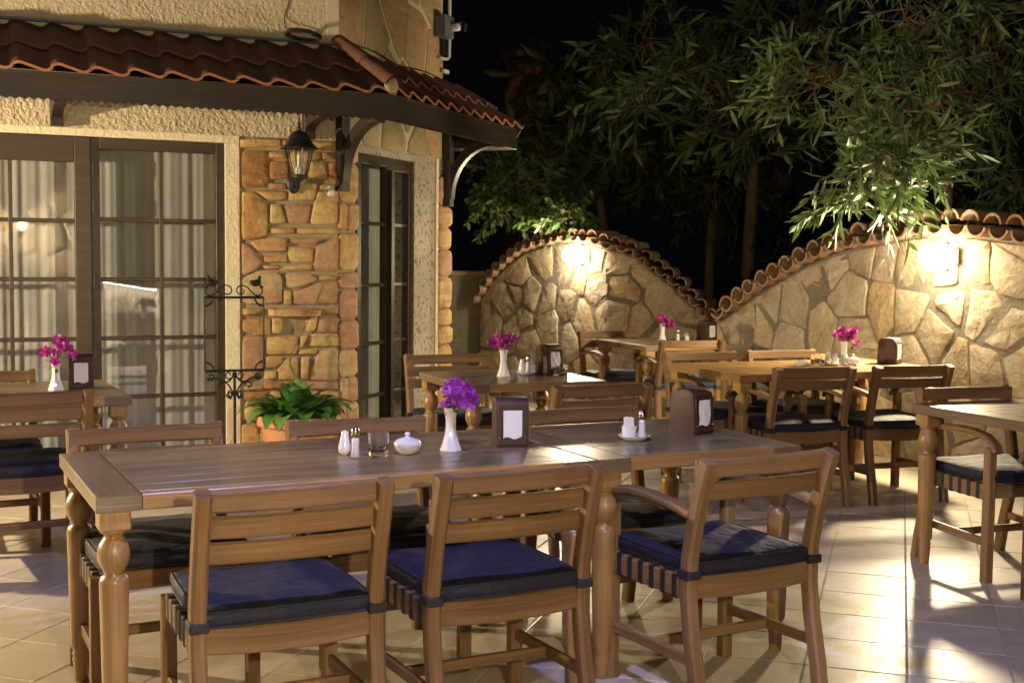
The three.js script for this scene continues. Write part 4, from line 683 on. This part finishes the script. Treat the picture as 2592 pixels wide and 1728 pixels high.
function bowl(x, z, label, lid = true) {
  const o = on('sugar_bowl', label, 'bowl', x, z, 0, 'white sugar bowls');
  part('bowl_body', [lathe([[0, 0.002], [0.024, 0.0], [0.026, 0.004], [0.04, 0.014], [0.046, 0.032], [0.0465, 0.036], [0.044, 0.036], [0.038, 0.016], [0, 0.008]], 32)], M.china, o);
  if (lid) part('lid', [lathe([[0.0465, 0.037], [0.047, 0.039], [0.035, 0.05], [0.014, 0.057], [0.007, 0.058], [0.006, 0.062], [0.0095, 0.067], [0.0085, 0.073], [0, 0.075]], 28)], M.china, o);
}
function tumbler(x, z, label, h = 0.082, y = TT) {
  const o = on('glass_tumbler', label, 'glass', x, z, 0, 'clear glasses', y);
  part('glass_body', [lathe([[0, 0.001], [0.03, 0.0], [0.032, 0.004], [0.035, h * 0.6], [0.037, h], [0.0355, h], [0.0335, h * 0.6], [0.029, 0.016], [0, 0.013]], 36)], M.thickGlass, o);
  const peb = []; for (let i = 0; i < 9; i++) { const g = new THREE.IcosahedronGeometry(rr(0.006, 0.009), 1); g.scale(1, 0.7, 1.2); const a = rr(0, 6.28), r = rr(0, 0.018); g.translate(Math.cos(a) * r, 0.021 + (i > 5 ? 0.011 : 0), Math.sin(a) * r); peb.push(g); }
  part('coffee_beans', peb, M.pillarStones[5], o);
}
cruet(-0.556, -4.055, 'white teardrop shaker beside the pebble tumbler'); shaker(-0.512, -3.99, 'slim glass shaker with steel cap beside the teardrop shaker');
tumbler(-0.44, -4.02, 'clear tumbler of pebbles on the long table');
bowl(-0.348, -4.08, 'white lidded sugar bowl on the long table');
saucer(0.453, -4.463, 'white saucer with a cup of sachets on the square table');
{ const o = on('sachet_cup', 'white cup of paper sachets on the saucer of the square table', 'cup', 0.434, -4.468, 0.3, null, TT + 0.0085);
  part('cup', [lathe([[0, 0.002], [0.023, 0], [0.025, 0.004], [0.027, 0.042], [0.0255, 0.042], [0.0235, 0.006], [0, 0.006]], 24)], M.china, o);
  for (let i = 0; i < 8; i++) { const g = plainBox(0.03, 0.062, 0.0014); g.rotateX(rr(-0.12, 0.12)); g.rotateZ(rr(-0.22, 0.22)); g.rotateY(rr(-0.5, 0.5)); g.translate(rr(-0.004, 0.004), 0.042, -0.014 + i * 0.004); part('sachet', g, M.paper, o); } }
{ const o = on('glass_shaker', 'slim glass shaker with steel cap on the square table saucer', 'shaker', 0.481, -4.46, 0, G2, TT + 0.0085); shaker(0, 0, '', 0, 0, o); }
saucer(0.085, -6.99, 'white saucer with cruets on the small table'); cruet(0.058, -6.985, 'white shaker on the saucer of the small table');
{ const o = on('glass_shaker', 'glass shaker on the saucer of the small table', 'shaker', 0.092, -6.975, 0, G2, TT + 0.0085); shaker(0, 0, '', 0, 0, o); }
pickHolder(0.118, -7.0, 'toothpick holder on the saucer of the small table', TT + 0.0085);
tumbler(0.268, -6.93, 'short clear glass beside the small table dispenser', 0.05); tumbler(0.29, -6.985, 'clear glass half hidden by the small table dispenser', 0.06);
shaker(1.36, -10.0, 'glass shaker on the table by the low stone dip'); pickHolder(1.44, -10.05, 'toothpick holder on the table by the low stone dip');
bowl(1.842, -7.746, 'white open bowl on the lit table', false); tumbler(1.947, -7.80, 'clear tumbler of pebbles on the lit table', 0.075); tumbler(1.99, -7.87, 'clear tumbler behind the pebble tumbler on the lit table', 0.075);
saucer(2.054, -7.83, 'white saucer with cruets on the lit table'); cruet(2.03, -7.82, 'white shaker on the saucer of the lit table'); pickHolder(2.078, -7.83, 'toothpick holder on the saucer of the lit table', TT + 0.0085);
bowl(2.20, -7.86, 'white lidded sugar bowl before the pink flowers');
scene.traverse(o => { if (o.name.startsWith('ceramic_shaker') && o.userData.label && o.userData.label.includes('saucer')) o.position.y = TT + 0.0085; });

// ================================================================ IRON MENU STAND
{
  const p = houseToWorld(0.0, 0, 0.3), o = thing('iron_stand', 'black wrought iron menu stand with scrolls and two birds', 'stand', [p.x, p.y, p.z], T1);
  const y0 = 0.69, y1 = 1.155, w = 0.186, r = 0.006;
  const bar = (a, b, rad = r) => tube([a, [(a[0] + b[0]) / 2, (a[1] + b[1]) / 2, 0], b], rad, rad, 8, 2);
  part('frame', [bar([-w, y0, 0], [w, y0, 0], 0.008), bar([-w, y1, 0], [w, y1, 0], 0.008), bar([-w, y0, 0], [-w, y1, 0]), bar([w, y0, 0], [w, y1, 0])], M.iron, o);
  part('post', [bar([0, 0.0, 0], [0, y0, 0], 0.009)], M.iron, o);
  const arcs = []; for (const [sx, sy, cy] of [[-1, 1, y0], [1, 1, y0], [-1, -1, y1], [1, -1, y1]]) { const q = []; for (let i = 0; i <= 6; i++) { const t = i / 6 * Math.PI / 2; q.push([sx * (w - 0.055 * Math.sin(t)), cy + sy * 0.055 * Math.cos(t), 0]); } arcs.push(tube(q, 0.006)); }
  part('corner_brace', arcs, M.iron, o);
  const spiral = (cx, cy, r0, r1, a0, turns, sx) => { const q = []; for (let i = 0; i <= 20; i++) { const t = i / 20, a = a0 + turns * 2 * Math.PI * t, rr_ = r0 + (r1 - r0) * t; q.push([sx * (cx + rr_ * Math.cos(a)), cy + rr_ * Math.sin(a), 0]); } return q; };
  for (const s of [-1, 1]) {
    // S-scroll along the top carrying a bird
    const q = [...spiral(0.052, y1 + 0.042, 0.012, 0.034, -0.6, -1.15, s).reverse().slice(0, 0)];
    const inner = spiral(0.045, y1 + 0.042, 0.036, 0.014, Math.PI * 0.35, 0.95, s);
    part('top_scroll', [tube([[s * 0.172, y1 + 0.07, 0], [s * 0.178, y1 + 0.03, 0], [s * 0.15, y1 + 0.01, 0], [s * 0.115, y1 + 0.03, 0], [s * 0.085, y1 + 0.062, 0], ...inner], 0.005, 0.004, 8, 60)], M.iron, o);
    const b = [new THREE.SphereGeometry(1, 14, 10).scale(0.034, 0.022, 0.016).rotateZ(s * 0.25).translate(s * 0.14, y1 + 0.092, 0), new THREE.SphereGeometry(0.015, 12, 8).translate(s * 0.114, y1 + 0.096, 0), new THREE.ConeGeometry(0.005, 0.014, 8).rotateZ(s * 1.6).translate(s * 0.098, y1 + 0.093, 0), new THREE.SphereGeometry(1, 10, 8).scale(0.012, 0.03, 0.006).rotateZ(-s * 0.2).translate(s * 0.158, y1 + 0.112, 0), new THREE.ConeGeometry(0.013, 0.045, 8).scale(1, 1, 0.5).rotateZ(s * 0.7).translate(s * 0.165, y1 + 0.075, 0)];
    part('bird', b, M.iron, o);
    part('lower_scroll', [tube([...spiral(0.148, y0 - 0.035, 0.008, 0.026, 0.2, 0.9, s), [s * 0.105, y0 - 0.05, 0], [s * 0.06, y0 - 0.072, 0], [s * 0.03, y0 - 0.062, 0], [s * 0.008, y0 - 0.03, 0]], 0.005, 0.005, 8, 50), tube([...spiral(0.09, y0 - 0.095, 0.008, 0.027, 3.6, 0.9, s), [s * 0.07, y0 - 0.068, 0], [s * 0.04, y0 - 0.09, 0], [s * 0.012, y0 - 0.14, 0]], 0.005, 0.005, 8, 50), tube([...spiral(0.04, y0 - 0.155, 0.008, 0.024, 1.0, -0.9, s), [s * 0.03, y0 - 0.18, 0], [s * 0.01, y0 - 0.15, 0]], 0.005, 0.005, 8, 40), tube(spiral(0.036, y0 - 0.028, 0.03, 0.009, 3.1, 1.05, s), 0.005, 0.004, 8, 40)], M.iron, o);
  }
  part('collar', [box(0.03, 0.03, 0.026, 0, y0 - 0.03, 0, 0.004), box(0.03, 0.03, 0.026, 0, y0 - 0.143, 0, 0.004)], M.iron, o);
  part('foot', [tube([[-0.18, 0.012, 0], [-0.05, 0.03, 0], [0, 0.05, 0]], 0.009), tube([[0.18, 0.012, 0], [0.05, 0.03, 0], [0, 0.05, 0]], 0.009), tube([[0, 0.012, 0.18], [0, 0.03, 0.05], [0, 0.05, 0]], 0.009)], M.iron, o);
}
// ================================================================ POTTED PLANT
{
  const p = houseToWorld(0.40, 0, 0.36), o = thing('potted_plant', 'broad leaved green plant in a terracotta pot by the stone pillar', 'plant', [p.x, p.y, p.z], T1);
  part('pot', [lathe([[0, 0], [0.17, 0], [0.185, 0.01], [0.235, 0.33], [0.265, 0.335], [0.272, 0.345], [0.27, 0.395], [0.255, 0.402], [0.238, 0.395], [0.22, 0.33], [0, 0.33]], 44)], M.terracotta, o);
  part('soil', [new THREE.CircleGeometry(0.236, 28).rotateX(-Math.PI / 2).translate(0, 0.36, 0).toNonIndexed()], M.soil, o);
  for (let i = 0; i < 64; i++) {
    const a = i * 2.399 + rr(-0.5, 0.5), ring = i / 64, len = rr(0.17, 0.29) * (1 - 0.15 * ring), el = 1.55 - 0.7 * ring + rr(-0.4, 0.35), r0 = 0.03 + 0.15 * ring, W = rr(0.05, 0.08);
    const lc = []; const dir = V(Math.cos(a), 0, Math.sin(a)), side = V(-Math.sin(a), 0, Math.cos(a)); const P = [], I = []; const n = 8;
    for (let k = 0; k <= n; k++) { const t = k / n, e = el - 0.75 * t * t * ring - 0.25 * t * t, w = W * Math.pow(Math.max(0, Math.sin(Math.PI * Math.pow(0.06 + 0.94 * t, 1.15))), 0.65) * (t < 0.2 ? 0.35 + t * 3 : 1); const c = dir.clone().multiplyScalar(r0 + len * t * Math.cos(e)).setY(0.36 + len * t * Math.sin(Math.max(e, -0.2)) * 1.05); const nrm = V(0, Math.cos(e), 0).addScaledVector(dir, -Math.sin(e));
      for (const s of [-1, 0, 1]) { const q = c.clone().addScaledVector(side, s * w).addScaledVector(nrm, Math.abs(s) * w * 0.35 + 0.004 * Math.sin(k * 2.1 + s)); P.push(q.x, q.y, q.z); } }
    for (let k = 0; k < n; k++) for (let s = 0; s < 2; s++) { const b = k * 3 + s; I.push(b, b + 1, b + 4, b, b + 4, b + 3); }
    const g = new THREE.BufferGeometry(); g.setAttribute('position', new THREE.Float32BufferAttribute(P, 3)); g.setIndex(I); g.computeVertexNormals(); part('leaf', g, [M.potLeaf, M.potLeaf2, M.potLeaf3, M.potLeaf, M.potLeaf3][i % 5], o);
  }
  part('climbing_stem', [tube([[0.02, 0.35, -0.2], [0.05, 0.6, -0.33], [0.02, 0.72, -0.345], [0.08, 0.86, -0.345], [0.16, 1.02, -0.345], [0.26, 1.25, -0.345]], 0.005, 0.0025, 6, 30)], M.bark, o);
}
// ================================================================ small fittings on the house
{
  let p = houseToWorld(0.70, 1.86, 0.03), o = thing('wall_socket', 'small white socket at the top of the stone pillar', 'socket', [p.x, p.y, p.z], T1);
  part('socket_body', box(0.04, 0.07, 0.04, 0, 0, 0.005, 0.006), M.white, o);
  const q = f2(1.5, 3.2, 0.0); p = houseToWorld(q.x, q.y, q.z); o = thing('floodlight', 'grey box light with a clear bulb high on the house corner', 'light', [p.x, p.y, p.z], T1 + TURN);
  part('light_box', box(0.16, 0.17, 0.1, 0.0, 0.02, 0.06, 0.01), M.greyPlastic, o);
  part('bulb_socket', [lathe([[0, 0], [0.03, 0], [0.03, 0.06], [0, 0.06]], 16).rotateX(Math.PI / 2).translate(0.04, 0.02, 0.11)], M.white, o);
  part('bulb', [new THREE.SphereGeometry(0.042, 20, 14).translate(0.04, 0.02, 0.20)], M.glass, o);
  part('bracket', [box(0.05, 0.14, 0.03, 0.05, -0.12, 0.03)], M.lanternIron, o);
  const q2 = f2(1.585, 2.95, 0.03); p = houseToWorld(q2.x, q2.y, q2.z); o = thing('conduit_pipe', 'thin pale conduit pipe running up the house corner', 'pipe', [p.x, p.y, p.z], T1 + TURN);
  part('pipe', [tube([[0.03, 1.3, 0.02], [0.03, 0.7, 0.02], [0.03, 0.09, 0.02], [0.02, 0.045, 0.02], [-0.1, 0.03, 0.0]], 0.013, 0.013, 8, 40), box(0.09, 0.03, 0.03, 0.0, -0.06, 0.0)], M.white, o);
  p = houseToWorld(0.4, 2.86, 0.03); o = thing('cable_coil', 'dark coil of cable lying where the awning meets the wall', 'cable', [p.x, p.y, p.z], T1);
  const loops = []; for (let k = 0; k < 5; k++) { const L = []; for (let i = 0; i <= 14; i++) { const a = i / 14 * 2 * Math.PI; L.push([0.1 + rr(0.10, 0.12) * Math.cos(a), 0.0 + 0.022 * Math.sin(a) + k * 0.004 - 0.1 * 0.1 * Math.cos(a), 0.06 + 0.04 * Math.sin(a) + rr(-0.01, 0.01)]); } loops.push(tube(L, 0.006, 0.006, 6, 40)); }
  part('coil', loops, M.blackCable, o); part('loose_end', [tube([[0.0, 0.02, 0.04], [-0.01, 0.12, -0.02], [0.02, 0.22, -0.024], [0.04, 0.31, -0.024]], 0.003, 0.003, 6, 24)], M.blackCable, o);
  p = houseToWorld(0.4, 3.2, 0.012); o = thing('roof_wire', 'thin black wire drooping over the awning beside the flagstones', 'wire', [p.x, p.y, p.z], T1);
  const wr = [0.05, 0.4, 0.8, 1.2, 1.6, 1.9].map((s, i) => { const a = f2(s, 2.86 - 0.012 * i + 0.015 * Math.sin(i * 2.3), 0.03 + 0.015 * (i % 2)); return [a.x - 0.4, a.y - 3.2, a.z - 0.012]; });
  part('wire', [tube(wr, 0.004, 0.004, 6, 40)], M.blackCable, o);
}

// ================================================================ TREES
function tree(name, label, o3) { return thing(name, label, 'tree', o3, 0, 'trees and shrubs beyond the wall'); }
// sprays of leaves filling ellipsoids; every spray grows from a limb node outwards and droops
function sprays(cloud, wood, base, blobs, { len, wid, twig, leaves, droop = 0.25, shape = 0.45, bend = 0.15, up = 0.2 }) {
  for (const [c, r, n] of blobs) for (let k = 0; k < n; k++) {
    const d = rdir(), rad = Math.cbrt(rr(0.05, 1)); const s = V(c[0] + d.x * r[0] * rad, c[1] + d.y * r[1] * rad, c[2] + d.z * r[2] * rad);
    const outd = V(s.x - c[0], (s.y - c[1]) * 0.6 + up * rr(-0.5, 1) * r[1], s.z - c[2]).normalize().multiplyScalar(0.7).addScaledVector(rdir(), 0.6).normalize(); const L = rr(0.6, 1.25) * twig, pts = [];
    for (let i = 0; i <= 4; i++) { const t = i / 4; pts.push(s.clone().addScaledVector(outd, L * (t - 0.35)).add(V(0, -droop * L * t * t, 0))); }
    wood.push(tube(pts.map(p => p.clone().sub(base)), 0.0042, 0.0016, 4, 5));
    if (k % 2 === 0) { const cc = V(...c).addScaledVector(rdir(), 0.1); wood.push(tube([cc, cc.clone().lerp(pts[0], 0.5).add(V(rr(-0.05, 0.05), rr(0, 0.06), 0)), pts[0]].map(p => p.clone().sub(base)), 0.008, 0.0042, 5, 6)); }
    const tone = rr(0.65, 1.25);
    for (let i = 0; i < leaves; i++) { const t = (i + rr(0, 0.8)) / leaves, f = t * 4, a = Math.min(3, Math.floor(f)); const p = pts[a].clone().lerp(pts[a + 1], f - a); const td = pts[a + 1].clone().sub(pts[a]).normalize(); const ld = td.clone().multiplyScalar(0.75).addScaledVector(rdir(), 0.75).add(V(0, -0.15, 0)).normalize(); const c2 = tone * rr(0.8, 1.2);
      cloud.add(p.sub(base), ld, rdir(), len * rr(0.5, 1.35), wid * rr(0.65, 1.25), bend * rr(-0.4, 1.6), [c2 * rr(0.92, 1.1), c2, c2 * rr(0.8, 1.1)], shape); }
  }
}
function limbs(base, trunk, r0, nodes) { // trunk polyline + limbs to nodes
  const rel = q => V(...q).sub(base); const T = trunk.map(rel); const geo = [tube(T, r0, r0 * 0.62, 12, 20)], lim = [];
  const top = T[T.length - 1]; nodes.forEach(n => { const e = rel(n), m = top.clone().lerp(e, 0.5).add(V(rr(-0.1, 0.1), -0.06, rr(-0.1, 0.1))); lim.push(tube([top.clone().lerp(T[T.length - 2], 0.1), m, e], r0 * 0.5, r0 * 0.12, 7, 12)); });
  return [geo, lim];
}
function growTree(name, label, trunk, r0, blobs, opt, mat, extra = []) {
  const base = V(...trunk[0]), o = tree(name, label, trunk[0]); const [tg, lim] = limbs(base, trunk, r0, blobs.map(b => b[0]).concat(extra));
  part('trunk', tg, M.bark, o); const cl = leafCloud(), tw = []; sprays(cl, tw, base, blobs, opt); part('limbs', lim.concat(tw), M.bark, o); part('crown', cl.build(), mat, o); return o;
}
const ACA2 = { len: 0.2, wid: 0.04, twig: 0.5, leaves: 13, droop: 0.25, shape: 0.42, bend: 0.25 };
const ACA = { len: 0.155, wid: 0.03, twig: 0.42, leaves: 14, droop: 0.25, shape: 0.42, bend: 0.2 };
growTree('acacia_tree', 'long leaved tree above the large lamp, its hanging sprays lit from below', [[3.28, 0, -8.75], [3.22, 1.2, -8.85], [3.15, 1.86, -8.9], [3.2, 2.4, -8.92]], 0.04, [[[2.46, 2.0, -8.12], [0.33, 0.2, 0.2], 36], [[2.26, 1.84, -8.3], [0.2, 0.14, 0.16], 9], [[2.72, 2.2, -8.35], [0.25, 0.18, 0.22], 15], [[2.94, 2.58, -8.8], [0.6, 0.38, 0.45], 56], [[3.45, 2.9, -9.1], [0.6, 0.6, 0.5], 62], [[2.39, 2.8, -9.4], [0.6, 0.38, 0.45], 44], [[3.5, 1.95, -8.7], [0.3, 0.3, 0.3], 14], [[2.95, 3.2, -9.2], [0.8, 0.35, 0.5], 40]], ACA, M.acacia);
growTree('acacia_tree', 'slim straight trunked long leaved tree behind the dip of the wall', [[2.40, 0, -12.6], [2.41, 1.14, -12.6], [2.44, 2.0, -12.6], [2.46, 2.75, -12.6]], 0.085, [[[1.9, 3.2, -12.0], [0.95, 0.5, 0.6], 62], [[1.3, 3.5, -12.2], [0.6, 0.5, 0.5], 32], [[2.35, 2.72, -11.6], [0.65, 0.36, 0.5], 44], [[2.7, 3.7, -12], [0.9, 0.5, 0.6], 44], [[1.15, 2.95, -12.1], [0.35, 0.2, 0.3], 14]], ACA2, M.acacia);
growTree('leafy_shrub', 'bushy green shrub glowing above the small lamp', [[0.35, 0, -12.6], [0.33, 1.0, -12.55], [0.25, 1.7, -12.5]], 0.03, [[[0.10, 2.16, -12.3], [0.42, 0.32, 0.3], 60], [[0.46, 1.86, -12.0], [0.32, 0.2, 0.25], 40], [[-0.18, 2.0, -12.3], [0.25, 0.22, 0.25], 26], [[0.5, 1.82, -11.75], [0.28, 0.14, 0.2], 34], [[-0.25, 2.45, -12.5], [0.3, 0.2, 0.25], 16]], { len: 0.085, wid: 0.046, twig: 0.3, leaves: 12, droop: 0.3, shape: 0.48, bend: 0.2 }, M.ivy);
growTree('big_leaf_tree', 'dark spreading tree with drooping broad leaves between house and trunk', [[1.3, 0, -14.2], [1.1, 1.4, -14.1], [0.95, 2.3, -14.05]], 0.07, [[[0.52, 3.35, -14], [0.6, 0.45, 0.5], 34], [[0.9, 2.85, -14], [0.8, 0.5, 0.5], 50], [[0.35, 2.6, -13.9], [0.5, 0.4, 0.4], 30], [[1.5, 2.5, -13.9], [0.6, 0.4, 0.4], 34]], { len: 0.26, wid: 0.085, twig: 0.3, leaves: 8, droop: 0.1, shape: 0.5, bend: 0.45 }, M.bigLeaf, [[1.9, 2.65, -13.8]]);
growTree('dark_tree', 'dark broad leaved tree deep behind the wall', [[3.2, 0, -14.5], [3.15, 1.2, -14.5], [3.1, 2.2, -14.5]], 0.08, [[[3.1, 2.3, -14.2], [1.2, 0.8, 0.7], 90], [[4.6, 2.4, -13.2], [1.2, 1.0, 0.7], 90], [[1.7, 3.6, -15], [1.6, 0.7, 0.6], 80]], { len: 0.2, wid: 0.055, twig: 0.4, leaves: 10, droop: 0.3, shape: 0.48, bend: 0.3 }, M.broadLeaf);
growTree('dark_tree', 'dim bare trunked tree beside the slim trunk', [[2.2, 0, -13.6], [2.18, 1.0, -13.6], [2.2, 1.9, -13.6]], 0.075, [[[2.2, 2.2, -13.5], [0.7, 0.5, 0.5], 40]], { len: 0.18, wid: 0.05, twig: 0.4, leaves: 9, droop: 0.3, shape: 0.48, bend: 0.3 }, M.broadLeaf);

// ================================================================ neighbours in the dark
{
  const o = thing('shed', 'dark red tiled lean-to roof behind the dip of the wall', 'shed', [1.4, 0, -12.75], 0.12);
  part('shed_wall', plainBox(1.9, 1.0, 0.2, 0.3, 0.4, -0.5), M.specklePlaster, o);
  for (let r = 0; r < 6; r++) for (let k = 0; k < 9; k++) { const g = box(0.235, 0.03, 0.2, -0.75 + r * 0.22, 1.63 - r * 0.145, -0.75 + k * 0.185, 0.012); g.translate(0.75 - r * 0.22, -(1.63 - r * 0.145), 0); g.rotateZ(-0.56); g.translate(-0.75 + r * 0.22, 1.63 - r * 0.145, 0); part('roof_tile', toned(g, 0.6), M.roofTile[Math.floor(rnd() * 3)], o); }
  const n = thing('neighbour_house', 'dim terracotta coloured house end far beyond the trees', 'house', [-0.05, 0, -22]);
  part('house_wall', plainBox(0.6, 4.7, 3, 0.2, 2.35, 0), M.terracotta, n); part('roof_slab', toned(box(0.75, 0.14, 3.2, 0.2, 4.77, 0, 0.02), 0.6), M.roofTile[0], n);
  part('window', plainBox(0.25, 0.6, 0.04, 0.2, 3.6, 1.53), M.frameBrown, n);
}
renderer.render(scene, camera);
